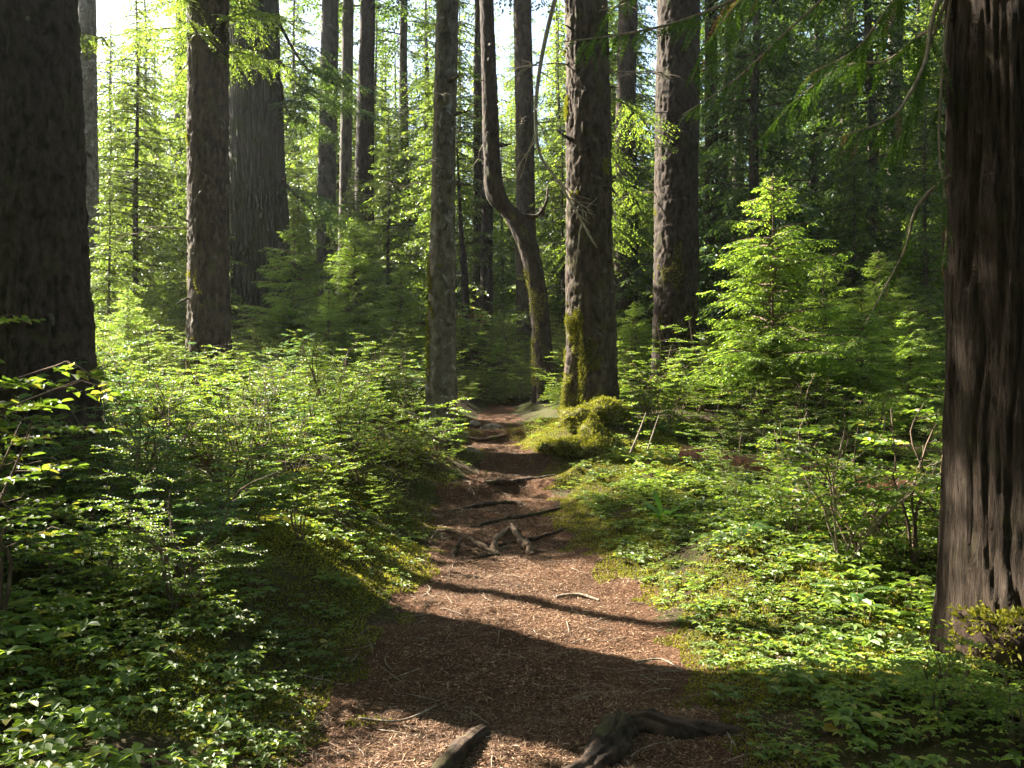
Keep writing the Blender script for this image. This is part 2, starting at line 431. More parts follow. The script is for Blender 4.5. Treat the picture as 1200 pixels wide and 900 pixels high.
# ------------------------------------------------------------------ conifer sprays
def conifer_branch(rng, L, droop=.25, rise=.1, leaf=.07, wid=.018, twig_gap=.075, twig_len=.42, dens=1.0, hang=.25):
    """a flat drooping spray along +X: returns needle quads and the wood's axis"""
    n = max(4, int(L * .88 / twig_gap * 2))
    s = np.sort(rng.uniform(.1, 1, n))
    curve = lambda q: np.stack([q * L, .06 * L * np.sin(q * 3 + ph), rise * L * q - droop * L * q ** 2], -1)
    ph = rng.uniform(0, 6)
    base = curve(s)
    side = np.where(np.arange(n) % 2, 1, -1)
    ang = np.radians(rng.uniform(42, 70, n)) * side
    tl = L * twig_len * (1.05 - s) ** .8 * rng.uniform(.55, 1.1, n) + .06
    td = np.stack([np.cos(ang), np.sin(ang), -hang * rng.uniform(.3, 1.3, n) + rng.normal(0, .08, n)], -1)
    td = norm(td)
    cnt = np.maximum(2, (tl / (leaf * .42) * dens)).astype(int)
    idx = np.repeat(np.arange(n), cnt)
    off = np.concatenate([np.arange(c) for c in cnt])
    u = (off + rng.uniform(.1, .9, len(off))) / cnt[idx]
    p = base[idx] + td[idx] * (u * tl[idx])[:, None]
    p[:, 2] -= hang * .5 * (u * tl[idx]) ** 2 / max(.2, L * .3)
    a2 = np.where(off % 2, 1, -1) * np.radians(rng.uniform(25, 60, len(off)))
    ca, sa = np.cos(a2), np.sin(a2)
    d = np.stack([td[idx, 0] * ca - td[idx, 1] * sa, td[idx, 0] * sa + td[idx, 1] * ca, td[idx, 2] + rng.normal(0, .13, len(off))], -1)
    nn = np.stack([rng.normal(0, .7, len(off)), rng.normal(0, .7, len(off)), np.ones(len(off))], -1)
    V, F = strips(p, d, nn, leaf * rng.uniform(.7, 1.25, len(off)) * (1.15 - .5 * u), wid * rng.uniform(.8, 1.3, len(off)), .12)
    return V, F, curve(np.linspace(0, 1, 7))

def rot_branch(V, az, loc):
    c, s = math.cos(az), math.sin(az)
    return np.stack([V[:, 0] * c - V[:, 1] * s + loc[0], V[:, 0] * s + V[:, 1] * c + loc[1], V[:, 2] + loc[2]], 1)

def crown(rng, z0, z1, nb, lenf, leaf=.09, wid=.026, droop=.28, rise=.12, dens=1.0, gap=.10, wood=True, lean=lambda z: (0, 0), hang=.28, wk=4):
    """needles and limbs between heights z0 and z1"""
    nm, wm = MB(), MB()
    zz = np.sort(z0 + (z1 - z0) * rng.uniform(0, 1, nb))
    az = rng.uniform(0, 6.28)
    for z in zz:
        az += 2.4 + rng.normal(0, .45)
        q = (z - z0) / (z1 - z0)
        L = lenf(q) * rng.uniform(.6, 1.12)
        if L < .12: continue
        V, F, ax = conifer_branch(rng, L, droop * rng.uniform(.6, 1.4), rise * rng.uniform(.2, 1.6), leaf, wid, gap, dens=dens, hang=hang)
        x0, y0 = lean(z)
        nm.add(rot_branch(V, az, (x0, y0, z)), F)
        if wood:
            wv, wf = tube(rot_branch(ax, az, (x0, y0, z)), np.linspace(.012 + .008 * L, .003, 7), wk)
            wm.add(wv, wf)
    return nm, wm

def wood_and_needles(nm, wm):
    m = MB(); m.add(*nm.get(), 0)
    if wm.n: m.add(*wm.get(), 1)
    return m

# ------------------------------------------------------------------ broadleaved shrubs
def bush(rng, H=.9, ns=5, ll=.034, spread=.55, nbr=7, side_len=.34, lpt=7):
    st, lf = MB(), MB()
    LP, LD, LN, LL = [], [], [], []
    for k in range(ns):
        az = k * 6.28 / ns + rng.normal(0, .5); h = H * rng.uniform(.65, 1.08); out = H * spread * rng.uniform(.4, 1.15)
        dx, dy = math.cos(az), math.sin(az)
        wv = rng.normal(0, .05 * H, (5, 3)); wv[0] = 0
        pts = np.array([[dx * out * t ** 1.35, dy * out * t ** 1.35, h * (1.25 * t - .25 * t * t)] for t in (0, .25, .5, .75, 1)]) + wv
        cp = curve_pts(pts, 14)
        st.add(*tube(cp, np.linspace(.0085, .0025, 14) * (H / .9) ** .7, 4))
        for b in range(nbr):
            t = .28 + .72 * (b + rng.uniform(0, .8)) / nbr
            o = cp[min(13, int(t * 13))]
            ba = az + (1 if b % 2 else -1) * rng.uniform(.4, 1.5); bl = side_len * H / .9 * rng.uniform(.6, 1.2) * (1.15 - .5 * t)
            if b >= nbr - 1: ba = az
            bd = np.array([math.cos(ba), math.sin(ba), rng.uniform(-.05, .35)])
            bp = o + bd * np.linspace(0, bl, 6)[:, None]; bp[:, 2] -= .12 * bl * np.linspace(0, 1, 6) ** 2
            bp[1:] += rng.normal(0, .012, (5, 3))
            st.add(*tube(bp, np.linspace(.0035, .0015, 6), 3))
            segs = [(bp[0] + (bp[5] - bp[0]) * .15, bp[5])]
            for s_ in range(4):
                q = .2 + .7 * s_ / 4 + rng.uniform(0, .12); ta = ba + (1 if s_ % 2 else -1) * rng.uniform(.5, 1.0)
                o2 = bp[0] + (bp[5] - bp[0]) * q; tl = bl * .55 * rng.uniform(.6, 1.1) * (1.1 - .5 * q)
                segs.append((o2, o2 + np.array([math.cos(ta), math.sin(ta), rng.uniform(-.1, .25)]) * tl))
            for (p0, p1) in segs:
                d = p1 - p0; ln = np.linalg.norm(d); m = max(3, int(ln / (ll * .48)))
                u = (np.arange(m) + rng.uniform(.2, .8, m)) / m
                sgn = np.where(np.arange(m) % 2, 1, -1) * np.radians(rng.uniform(35, 70, m))
                if m: sgn[-1] = 0
                dn = d / max(ln, 1e-6); ca, sa = np.cos(sgn), np.sin(sgn)
                LP.append(p0 + d * u[:, None])
                LD.append(np.stack([dn[0] * ca - dn[1] * sa, dn[0] * sa + dn[1] * ca, dn[2] + rng.normal(0, .16, m)], -1))
                LN.append(np.stack([rng.normal(0, .28, m), rng.normal(0, .28, m), np.ones(m)], -1))
                LL.append(ll * rng.uniform(.65, 1.2, m))
    LP, LD, LN, LL = map(np.concatenate, (LP, LD, LN, LL))
    lf.add(*leaves(LP, LD, LN, LL, LL * .62))
    return st.get(), lf.get()

def herb(rng, n=9, H=.16, ll=.05, r=.14, per=5):
    """low plant: thin stalks each with a whorl of leaves"""
    st, lf = MB(), MB()
    for k in range(n):
        az, rad = rng.uniform(0, 6.28), r * math.sqrt(rng.uniform(0, 1)); h = H * rng.uniform(.5, 1.2)
        b = np.array([math.cos(az) * rad, math.sin(az) * rad, -.02]); t = b + np.array([rng.normal(0, .03), rng.normal(0, .03), h])
        st.add(*tube(np.array([b, (b + t) / 2, t]), [.0018, .0016, .0012], 3))
        a = np.arange(per) * 6.28 / per + rng.uniform(0, 6); 
        D = np.stack([np.cos(a), np.sin(a), rng.normal(.05, .15, per)], -1)
        N = np.stack([rng.normal(0, .2, per), rng.normal(0, .2, per), np.ones(per)], -1)
        L = ll * rng.uniform(.6, 1.2) * rng.uniform(.85, 1.1, per)
        lf.add(*leaves(np.tile(t, (per, 1)), D, N, L, L * .6, .15, .2))
    return st.get(), lf.get()

def fern(rng, nf=8, L=.6, pin=.075):
    st, lf = MB(), MB()
    for k in range(nf):
        az = k * 6.28 / nf + rng.normal(0, .25); l = L * rng.uniform(.7, 1.1); e = rng.uniform(.5, .95)
        t = np.linspace(0, 1, 12)
        x = l * t * math.cos(e * .9); z = l * (math.sin(e) * 1.25 * t - .75 * t ** 2)
        ax = np.stack([x * math.cos(az), x * math.sin(az), z], -1)
        st.add(*tube(ax, np.linspace(.003, .001, 12), 3))
        m = 26
        u = np.linspace(.1, .98, m); P = np.stack([np.interp(u, t, ax[:, i]) for i in range(3)], -1)
        T = norm(np.gradient(P, axis=0)); S = norm(np.cross(T, np.array([0, 0, 1.])))
        pl = pin * np.sin(np.pi * (u * .85 + .13)) ** .7 * l / .6
        for s in (1, -1):
            D = S * s + T * .35; D[:, 2] -= .12
            lf.add(*strips(P, D, np.tile([0, 0, 1.], (m, 1)), pl, .020 * l / .6 + 0 * pl, .12))
    return st.get(), lf.get()

# ------------------------------------------------------------------ the named forest trees
def limb_curve(p0, az, L, droop, rng, n=8, up=.0):
    t = np.linspace(0, 1, n)
    d = np.array([math.cos(az), math.sin(az)])
    P = np.zeros((n, 3)); P[:, :2] = p0[:2] + d * (L * t)[:, None]; P[:, 2] = p0[2] + up * L * t - droop * L * t * t
    P[1:] += rng.normal(0, .03 * L, (n - 1, 3)) * t[1:, None]
    return P

def dead_branch(parent, rng, p0, az, L, droop=.3, r=.014, mat=None, twigs=6, up=.05):
    m = MB(); P = limb_curve(np.asarray(p0), az, L, droop, rng, 9, up)
    m.add(*tube(P, np.linspace(r, r * .25, 9), 5))
    for k in range(twigs):
        q = rng.integers(2, 8); a2 = az + (1 if k % 2 else -1) * rng.uniform(.4, 1.1)
        T = limb_curve(P[q], a2, L * rng.uniform(.15, .4), rng.uniform(0, .5), rng, 5, .05)
        m.add(*tube(T, np.linspace(r * .4, r * .12, 5), 3))
    return m.build('branch', mat or M['twig'], parent)

def live_branch(parent, rng, p0, az, L, droop=.4, rise=.1, leaf=.06, wid=.016, mat='needle', hang=.3, bm='bark_dark', gap=.07):
    V, F, ax = conifer_branch(rng, L, droop, rise, leaf, wid, gap, hang=hang)
    wv, wf = tube(rot_branch(ax, az, p0), np.linspace(.008 + .006 * L, .003, 7), 5)
    b = mesh_obj('branch', wv, wf, M[bm], parent)
    mesh_obj('needles', rot_branch(V, az, p0), F, M[mat], b, False)
    return b

def big_tree(label, pts, style, mat, seed, H=25, group=None, crown_z=None, dead=0, dead_z=(2, 8), flare=.35, base=None, amp=1.0, lobes=5, nb=56, seg=.03, crown_l=2.9, name='conifer_tree', cat='tree'):
    """pts: list of (pixel x, pixel y or None for the ground, width px) at depth d, given as (d, [...])"""
    d, rows = pts
    rng = np.random.default_rng(seed)
    xb = gx(rows[-1][0], d); zb = hz(xb, d)
    P, R = [], []
    for (X, Y, w) in rows:
        P.append(px(X, Y, d)); R.append(w / 2 / FPX * d)
    P = P[::-1]; R = R[::-1]                       # bottom first
    P = np.array(P); R = np.array(R)
    lo = np.array([[P[0, 0] + (P[0, 0] - P[1, 0]) * .1, d, zb - .25]])
    if P[0, 2] > zb + .1: P = np.concatenate([lo, P]); R = np.concatenate([[R[0]], R])
    else: P[0] = lo[0]
    dirn = (P[-1] - P[-2]) / max(.3, (P[-1, 2] - P[-2, 2])); dirn[:2] = np.clip(dirn[:2], -.05, .05)
    for hh in (.5, 1.0):
        zt = P[-1, 2] if hh == .5 else None
        q = P[-1] + dirn * ((zb + H * hh) - P[-1, 2]) if (zb + H * hh) > P[-1, 2] + .5 else None
        if q is not None:
            P = np.concatenate([P, q[None]]); R = np.concatenate([R, [R[-1] * (.72 if hh == .5 else .12)]])
    t = thing(name, label, cat, (P[0, 0], d, zb), group=group)
    o = np.array([P[0, 0], d, zb])
    V, F = trunk_mesh(P - o, R, style, seed, 0.0, seg=seg, flare=flare, amp=amp, lobes=lobes)
    tr = mesh_obj('trunk', V, F, M[mat], t)
    Pc = curve_pts(P - o, 200)
    lean = lambda z: (float(np.interp(z, Pc[:, 2], Pc[:, 0])), float(np.interp(z, Pc[:, 2], Pc[:, 1])))
    if crown_z is not None and H > crown_z + 2:
        nm, wm = crown(rng, crown_z, H - .3, nb, lambda q: crown_l * (1 - q) ** .7 * (.75 + .5 * min(1, q * 4)), leaf=.17, wid=.07, gap=.16, lean=lean, dens=.9)
        wood_and_needles(nm, wm).build('crown', [M['needle'], M['bark_far']], t, False)
    for k in range(dead):
        z = rng.uniform(*dead_z); x0, y0 = lean(z); rr = float(np.interp(z, (P - o)[:, 2], R))
        az = rng.uniform(0, 6.28)
        dead_branch(t, rng, (x0 + math.cos(az) * rr * .8, y0 + math.sin(az) * rr * .8, z), az, rng.uniform(.5, 1.4), rng.uniform(.1, .6), .008 + .02 * rr)
    t['r0'] = float(R[0])
    TRUNKS.append((P[0, 0], d, R[0]))
    return t, lean
TRUNKS = []

T1, l1 = big_tree('massive dark lichen-spotted trunk at the far left above the leafy shrubs', (7.9, [(38, 0, 97), (46, 150, 94), (50, 300, 95), (54, 420, 100), (58, 520, 110)]), 'scaly', 'bark_dark', 1, H=27, crown_z=12, flare=.24, lobes=4, seg=.022)
T4, l4 = big_tree('dark brown trunk standing close against the wide grey mossy trunk', (15, [(244, 0, 46), (244, 200, 46), (245, 400, 46)]), 'scaly', 'bark_brown', 4, H=26, crown_z=6.0, nb=95, crown_l=2.1, dead=2, seg=.026)
r4 = np.random.default_rng(404)
for k in range(30):  # extra low boughs, added like the lowered crown to shade the right midground
    z = 5.6 + 3.2 * k / 30; live_branch(T4, r4, (*l4(z), z), k * 2.4, r4.uniform(1.3, 2.3), .3, .1, .065, .018, 'needle_far', .5, 'bark_far', .06)
T5, l5 = big_tree('wide grey mossy fluted trunk with drooping branches, behind the dark brown one', (22, [(297, 0, 58), (300, 150, 61), (304, 280, 66), (307, 400, 76)]), 'fibre', 'bark_grey', 5, H=28, crown_z=16, flare=.3, seg=.022, amp=1.7)
T10, l10 = big_tree('slim straight trunk with pale lichen, left of the path and sunlit down one side', (12.3, [(524, 0, 26), (521, 150, 26), (518, 300, 28), (518, 440, 32)]), 'scaly', 'bark_pale', 10, H=22, crown_z=11, dead=6, dead_z=(3, 6.5), seg=.03)
T15, l15 = big_tree('thick sunlit brown trunk with a mossy foot right beside the path', (13, [(686, -20, 50), (689, 100, 51), (690, 250, 53), (692, 400, 56), (692, 475, 60)]), 'scaly', 'bark_brown', 15, H=26, crown_z=12, flare=.24, dead=3, dead_z=(3, 6), seg=.022)
T17, l17 = big_tree('straight dark trunk right of the sunlit brown trunk, its foot in shade', (17, [(795, 0, 50), (793, 200, 49), (792, 400, 50)]), 'scaly', 'bark_dark', 17, H=26, crown_z=12, dead=5, dead_z=(3, 7), seg=.026, flare=.2)
T19, l19 = big_tree('big cedar trunk with stringy fissured bark filling the right edge', (4.75, [(1207, 0, 180), (1207, 300, 182), (1210, 600, 178), (1214, 790, 178)]), 'fibre', 'bark_cedar', 19, H=24, crown_z=9, flare=.16, seg=.010, lobes=5, amp=.8, crown_l=2.2)
T11, l11 = big_tree('crooked slender trunk bent like an elbow, left of the sunlit brown trunk', (16.5, [(570, -10, 16), (574, 110, 18), (577, 190, 20), (583, 232, 24), (606, 258, 27), (622, 300, 22), (632, 360, 21), (638, 450, 22)]), 'scaly', 'bark_dark', 11, H=17, crown_z=11, nb=22, dead=3, dead_z=(3, 6), seg=.03)
big_tree('massive unseen trunk added outside the left edge to widen the path shadow', (8.76, [(-195, 0, 92), (-195, 300, 92), (-195, 500, 100)]), 'scaly', 'bark_dark', 30, H=26, crown_z=14)  # unseen trunk added to widen the shadow band over the lower path
far_trunks = [  # label, depth, rows, material, height
 ('thin pale grey trunk between the massive left trunk and the dark brown trunk', 21, [(102, 0, 20), (103, 150, 21), (105, 300, 23)], 'bark_pale'),
 ('thin dark trunk half hidden in hemlock boughs left of the dark brown trunk', 30, [(212, 0, 12), (210, 200, 13), (209, 330, 14)], 'bark_far'),
 ('mottled trunk right of the wide mossy trunk, first of a cluster of three', 26, [(387, 0, 19), (384, 150, 20), (381, 355, 23)], 'bark_far'),
 ('thinnest trunk, in the middle of the cluster of three right of the wide mossy trunk', 29, [(408, 0, 13), (405, 200, 14), (403, 365, 16)], 'bark_far'),
 ('stout dark trunk, last of the cluster of three before the lichen trunk', 27, [(431, 0, 17), (428, 150, 21), (425, 370, 26)], 'bark_dark'),
 ('pole-thin trunk alone left of the slim lichen-covered trunk', 33, [(473, 0, 9), (472, 200, 10), (471, 370, 11)], 'bark_far'),
 ('small crooked stem just right of the slim lichen-covered trunk', 25, [(541, 280, 6), (543, 300, 8), (545, 340, 9), (546, 390, 10)], 'bark_dark'),
 ('thin trunk, lighter one of the twin poles behind the elbow-bent trunk', 28, [(561, 0, 10), (560, 200, 11), (559, 390, 12)], 'bark_brown'),
 ('darker one of the twin poles behind the elbow-bent trunk', 27, [(572, 0, 12), (571, 200, 13), (570, 395, 15)], 'bark_dark'),
 ('tall straight trunk crossing behind the bend of the elbow-shaped trunk', 24, [(612, 0, 21), (615, 150, 22), (617, 400, 24)], 'bark_brown'),
 ('dim mossy trunk half hidden behind the sunlit brown trunk', 23, [(736, 0, 22), (733, 150, 23), (730, 380, 26)], 'bark_brown'),
 ('dark slender trunk just right of the straight shaded trunk', 24, [(833, 0, 14), (834, 200, 16), (836, 380, 18)], 'bark_dark'),
 ('slender shaded trunk behind the tip of the bright young hemlock', 29, [(868, 0, 12), (866, 150, 13), (864, 330, 14)], 'bark_far'),
 ('pale sun-flecked trunk high behind the cedar boughs', 30, [(993, 0, 12), (992, 150, 13), (988, 320, 15)], 'bark_pale'),
 ('bone-pale trunk near the top beside the cedar trunk', 27, [(1050, 0, 16), (1049, 120, 16), (1046, 330, 18)], 'bark_pale'),
 ('dark trunk standing between the bright hemlock and the pale flecked trunk', 32, [(962, 0, 11), (961, 150, 12), (960, 320, 13)], 'bark_dark'),
 ('dark trunk directly above the crown of the bright young hemlock', 36, [(922, 0, 12), (923, 150, 12), (924, 320, 13)], 'bark_dark'),
]
for i, (lb, d, rows, mt) in enumerate(far_trunks):
    big_tree(lb, (d, rows), 'plain', mt, 40 + i, H=(6 if 'small crooked' in lb else 22 + (i * 7) % 5), crown_z=(None if 'small crooked' in lb else 17 if i == 0 else 10.5 if rows[0][0] < 480 else 10 + i % 3), dead=4, dead_z=(2, 8), seg=.05, nb=48, flare=.25)

# ---- branches that show on the named trees
rg = np.random.default_rng(77)
def at_tree(t, p): return tuple(np.asarray(p) - np.array(t.location))
def pix_branch(parent, d, pxs, r0, r1, mat, twigs=0, seed=0, n=26, tl=.25, dd=0.0, name='branch'):
    """a branch through pixel points at about depth d (dd: change of depth along it)"""
    rng = np.random.default_rng(seed)
    ctrl = [px(x, y, d + dd * k / max(1, len(pxs) - 1)) for k, (x, y) in enumerate(pxs)]
    P = curve_pts(np.array(ctrl), n); P[:, 1] += .04 * np.sin(np.linspace(0, 7, n)) * d / 10
    P = P - np.array(parent.location)
    m = MB(); m.add(*tube(P, np.linspace(r0, r1, n), 6))
    for k in range(twigs):
        q = int(rng.integers(n // 4, n - 2)); T = norm(P[q + 1] - P[q])
        az = rng.uniform(0, 6.28); dv = norm(T * .8 + np.array([math.cos(az), math.sin(az), rng.normal(0, .6)]) * .8)
        L = tl * rng.uniform(.4, 1.2); tt = np.linspace(0, 1, 6)[:, None]
        tp = P[q] + dv * L * tt + np.array([0, 0, -.2]) * L * tt ** 2; tp[1:] += rng.normal(0, .02 * L, (5, 3))
        m.add(*tube(tp, np.linspace(r1 * 1.2, r1 * .4, 6), 4))
        for j in range(2):
            s = tp[2 + j]; dv2 = norm(dv + rng.normal(0, .6, 3)); m.add(*tube(s + dv2 * (L * .45) * np.linspace(0, 1, 3)[:, None], [r1 * .6, r1 * .5, r1 * .3], 3))
    return m.build(name, M[mat], parent), P
pix_branch(T15, 11.6, [(668, -60), (650, 0), (636, 60), (629, 110), (628, 150), (634, 185), (655, 215), (676, 250), (700, 290)], .034, .010, 'lichen_twig', 15, 5, 34, .55, -.5)
pix_branch(T11, 16.4, [(612, 252), (630, 252), (640, 238), (642, 218)], .05, .018, 'bark_brown', 2, 6, 14, .3)
for (pts_, dd_, s_) in (([(326, 25), (345, 60), (365, 85), (398, 100)], -.3, 3), ([(328, 95), (334, 125), (352, 150)], .3, 4), ([(330, 210), (342, 224), (365, 245), (374, 270)], -.4, 8), ([(326, 68), (350, 100), (385, 125)], .6, 9)):
    b, P = pix_branch(T5, 21.7, pts_, .045, .010, 'bark_dark', 4, s_, 16, .5, dd_)
    r_ = np.random.default_rng(s_ + 50)
    nb_ = MB()
    for k in range(16):
        V, F, ax = conifer_branch(r_, r_.uniform(.7, 1.7), .4, .05, .075, .024, .07, hang=.5)
        nb_.add(rot_branch(V, r_.uniform(-1.5, 1.0), P[4 + int(k * 11 / 16)]), F)
    nb_.build('needles', M['needle'], b, False)

r15 = np.random.default_rng(415)
for k in range(7):  # boughs added behind the trunk to shade the ground to its right
    z = 2.7 + 2.4 * k / 7; live_branch(T15, r15, (*l15(z), z), math.radians(r15.uniform(45, 95)), r15.uniform(1.5, 2.3), .3, .1, .065, .018, 'needle_far', .5, 'bark_far', .06)
def stubs(t, lean, n, z0, z1, seed, mat='bark_far'):
    rng = np.random.default_rng(seed)
    for k in range(n):
        z = rng.uniform(z0, z1); az = rng.uniform(2.6, 6.8); x0, y0 = lean(z); r = t['r0'] * .8
        L = rng.uniform(.06, .28); P = limb_curve(np.array([x0 + math.cos(az) * r, y0 + math.sin(az) * r, z]), az, L, rng.uniform(-.4, .6), rng, 6)
        V, F = tube(P, np.linspace(.03, .011, 6) * rng.uniform(.6, 1.3), 7); mesh_obj('branch_stub', V, F, M[mat], t)
for (t_, l_, n_, a_, b_, sd_) in ((T1, l1, 4, 1.5, 4.5, 1), (T4, l4, 9, 1.2, 7, 2), (T5, l5, 6, 2, 8, 3), (T10, l10, 9, 1.2, 6, 4), (T15, l15, 9, 1.2, 6.3, 5), (T17, l17, 8, 1.5, 7, 6), (T11, l11, 7, 1, 7, 7), (T19, l19, 2, 2.5, 3.6, 8)):
    stubs(t_, l_, n_, a_, b_, sd_)
def trunk_moss(t, n, z0, z1, az0, az1, thr, seed):
    tr = [c for c in t.children if c.name.startswith('trunk')][0]; me = tr.data
    v = np.empty(len(me.vertices) * 3, np.float32); me.vertices.foreach_get("co", v); v = v.reshape(-1, 3).astype(float)
    rng = np.random.default_rng(seed); a = np.arctan2(v[:, 1], v[:, 0])
    ok = (v[:, 2] > z0) & (v[:, 2] < z1) & (((a - az0) % 6.2832) < (az1 - az0) % 6.2832)
    ok &= fbm(v[:, 0] * 5, v[:, 1] * 5, v[:, 2] * 2.2, seed, 3) - 1.1 * np.clip((v[:, 2] - z0) / (z1 - z0), 0, 1) ** 2 - .9 * np.abs(((a - (az0 + az1) / 2 + np.pi) % 6.2832 - np.pi) / ((az1 - az0) / 2)) ** 4 > thr
    v = v[ok]
    if len(v) < 10: return
    p = v[rng.integers(0, len(v), n)] + rng.normal(0, .012, (n, 3)); Nn = norm(p * np.array([1, 1, 0]))
    V, F = strips(p, Nn * .7 + rng.normal(0, .6, (n, 3)), rng.normal(0, 1, (n, 3)), .02 * rng.uniform(.5, 1.8, n), .011, .3)
    mesh_obj('moss', V, F, M['moss'], t, False)
trunk_moss(T15, 14000, -.2, 3.5, 2.3, 5.2, .05, 1)
trunk_moss(T15, 4000, 3.2, 7.0, 2.3, 6.0, .40, 2)
trunk_moss(T10, 5000, 0, 6.0, 2.0, 5.0, .35, 3)
trunk_moss(T11, 5000, -.2, 6.0, 1.5, 5.5, .30, 4)
trunk_moss(T17, 5000, 0, 5.0, 2.5, 6.0, .30, 5)
trunk_moss(T19, 6000, -.1, .5, 3.4, 6.2, -.1, 6)
trunk_moss(T4, 5000, 0, 6.0, 2.0, 5.0, .38, 7)

# ---- the cedar's boughs at the right
def cedar_bough(parent, d, pxs, r0, seed, fl=.45, brown=.15, gap=.055, dd=0.0, start=.15, hang=.8, lw=.0085):
    rng = np.random.default_rng(seed)
    b, P = pix_branch(parent, d, pxs, r0, .003, 'twig', 0, seed, 30, dd=dd)
    gm, bm_ = MB(), MB()
    n = len(P)
    for q in np.arange(int(start * n), n - 1, max(1, 1)):
        T = norm(P[q + 1] - P[q])
        S = norm(np.cross(T, np.array([0, 0, 1.])))
        for s in (1, -1, 1, -1):
            if rng.uniform() < .42: continue
            L = fl * .68 * rng.uniform(.4, 1.15) * (1.1 - .55 * q / n)
            D = norm(T * rng.uniform(.5, 1.0) + S * s * rng.uniform(.35, .9) + np.array([0, 0, -hang * rng.uniform(.5, 1.2)]))
            m = max(6, int(L / .016)); u = np.linspace(.06, 1, m)
            ax = P[q] + D * (L * u)[:, None]; ax[:, 2] -= .35 * L * u ** 2
            Tt = norm(np.gradient(ax, axis=0)); Ss = norm(np.cross(Tt, np.array([rng.normal(0, .4), rng.normal(0, .4), 1.]))) 
            tgt = bm_ if rng.uniform() < brown * .25 else gm
            pl = .062 * (L / .36) ** .6 * np.sin(np.pi * (u * .8 + .14)) ** .8
            for ss in (1, -1):
                dirs = Ss * ss + Tt * 1.1 + rng.normal(0, .1, (m, 3))
                tgt.add(*strips(ax, dirs, np.cross(Tt, Ss), pl * rng.uniform(.7, 1.15, m), lw, .15))
            tgt.add(*strips(ax[:-1], Tt[:-1], np.cross(Tt, Ss)[:-1], L / m * 1.6, lw * .8, 0))
    if gm.n: gm.build('fronds', M['cedar'], b, False)
    if bm_.n: bm_.build('dead_fronds', M['cedar_brown'], b, False)
    return b
cedar_bough(T19, 4.75, [(1110, -150), (1000, -75), (880, -10), (800, 25), (735, 40), (660, 48)], .016, 201, .30, .10, dd=.3, start=.45, hang=.55)
cedar_bough(T19, 4.75, [(1110, -190), (1000, -130), (890, -80), (790, -30), (720, 10), (690, 60)], .014, 210, .36, .10, dd=1.6, start=.3, hang=.7)
cedar_bough(T19, 4.75, [(1112, -120), (1010, -70), (930, -40), (870, 0), (830, 50), (810, 95)], .014, 211, .40, .25, dd=.9, start=.25, hang=.8)
cedar_bough(T19, 4.75, [(1115, 20), (1080, 40), (1040, 70), (985, 80), (930, 120), (895, 160)], .012, 212, .36, .12, dd=1.4, start=.2, hang=.7)
cedar_bough(T19, 4.75, [(1125, -140), (1070, -70), (1000, -30), (930, 30), (860, 95), (800, 134)], .013, 202, .26, .3, dd=.6, start=.02, hang=.6)
cedar_bough(T19, 4.75, [(1118, -60), (1095, 20), (1085, 70), (1062, 115), (1040, 140), (985, 160)], .014, 203, .34, .25, dd=-.2, start=.1, hang=.9)
cedar_bough(T19, 4.75, [(1116, -20), (1085, 70), (1066, 120), (1048, 165), (1030, 205)], .012, 204, .42, .2, dd=.2, start=.2, hang=.6)
cedar_bough(T19, 4.75, [(1118, -90), (1080, -40), (1040, 10), (1000, 60), (950, 85)], .013, 205, .40, .12, dd=.8, start=.15, hang=.8)
cedar_bough(T19, 4.75, [(1114, 205), (1090, 225), (1072, 250), (1060, 290), (1040, 330), (1015, 380)], .012, 206, .22, .35, dd=.1, start=.3, hang=.6)
cedar_bough(T19, 4.75, [(1115, -10), (1106, 90), (1100, 180), (1108, 260), (1105, 320)], .010, 207, .20, .5, dd=-.1, start=.2, hang=.9)
cedar_bough(T19, 4.75, [(1120, -180), (1040, -120), (960, -60), (880, -15), (840, 30)], .014, 208, .34, .12, dd=1.2, start=.3, hang=.7)

# ------------------------------------------------------------------ background conifers (copied kinds)
def make_hemlock(name, label, seed, H, z0, nb, Lmax, mat, leaf, wid, gap, tr=.05, bark='bark_far', cat='tree', droop=.3, rise=.1, dens=1.0, prof=.85, hang=.3):
    rng = np.random.default_rng(seed)
    t = thing(name, label, cat)
    zs = np.linspace(-.2, H, 14); w = np.stack([.03 * H * .1 * np.sin(zs * .8 + seed), .03 * H * .1 * np.cos(zs * .7), zs], -1); w[0, :2] = w[1, :2]
    V, F = tube(w, np.linspace(tr * 1.15, .006, 14), 8)
    mesh_obj('trunk', V, F, M[bark], t)
    lean = lambda z: (float(np.interp(z, zs, w[:, 0])), float(np.interp(z, zs, w[:, 1])))
    nm, wm = crown(rng, z0, H, nb, lambda q: Lmax * (1.02 - q) ** prof, leaf, wid, droop, rise, dens, gap, lean=lean, hang=hang)
    wood_and_needles(nm, wm).build('crown', [M[mat], M[bark]], t, False)
    kids_of(t)
    return t
PROTO = [
    make_hemlock('hemlock_tree', 'x', 301, 9.5, .8, 190, 2.4, 'needle_far', .12, .040, .10, .09, hang=.5),
    make_hemlock('hemlock_tree', 'x', 302, 7.0, .5, 150, 2.0, 'needle_far', .11, .036, .09, .07, hang=.5),
    make_hemlock('hemlock_tree', 'x', 303, 15, 2.0, 230, 2.8, 'needle_far', .14, .050, .12, .14, hang=.55),
    make_hemlock('hemlock_tree', 'x', 304, 20, 3.0, 270, 3.0, 'needle_far', .16, .058, .14, .18, hang=.55),
    make_hemlock('hemlock_tree', 'x', 305, 18, 2.0, 230, 2.9, 'needle', .15, .052, .13, .16, droop=.42, hang=.6),
]
used = [False] * len(PROTO)
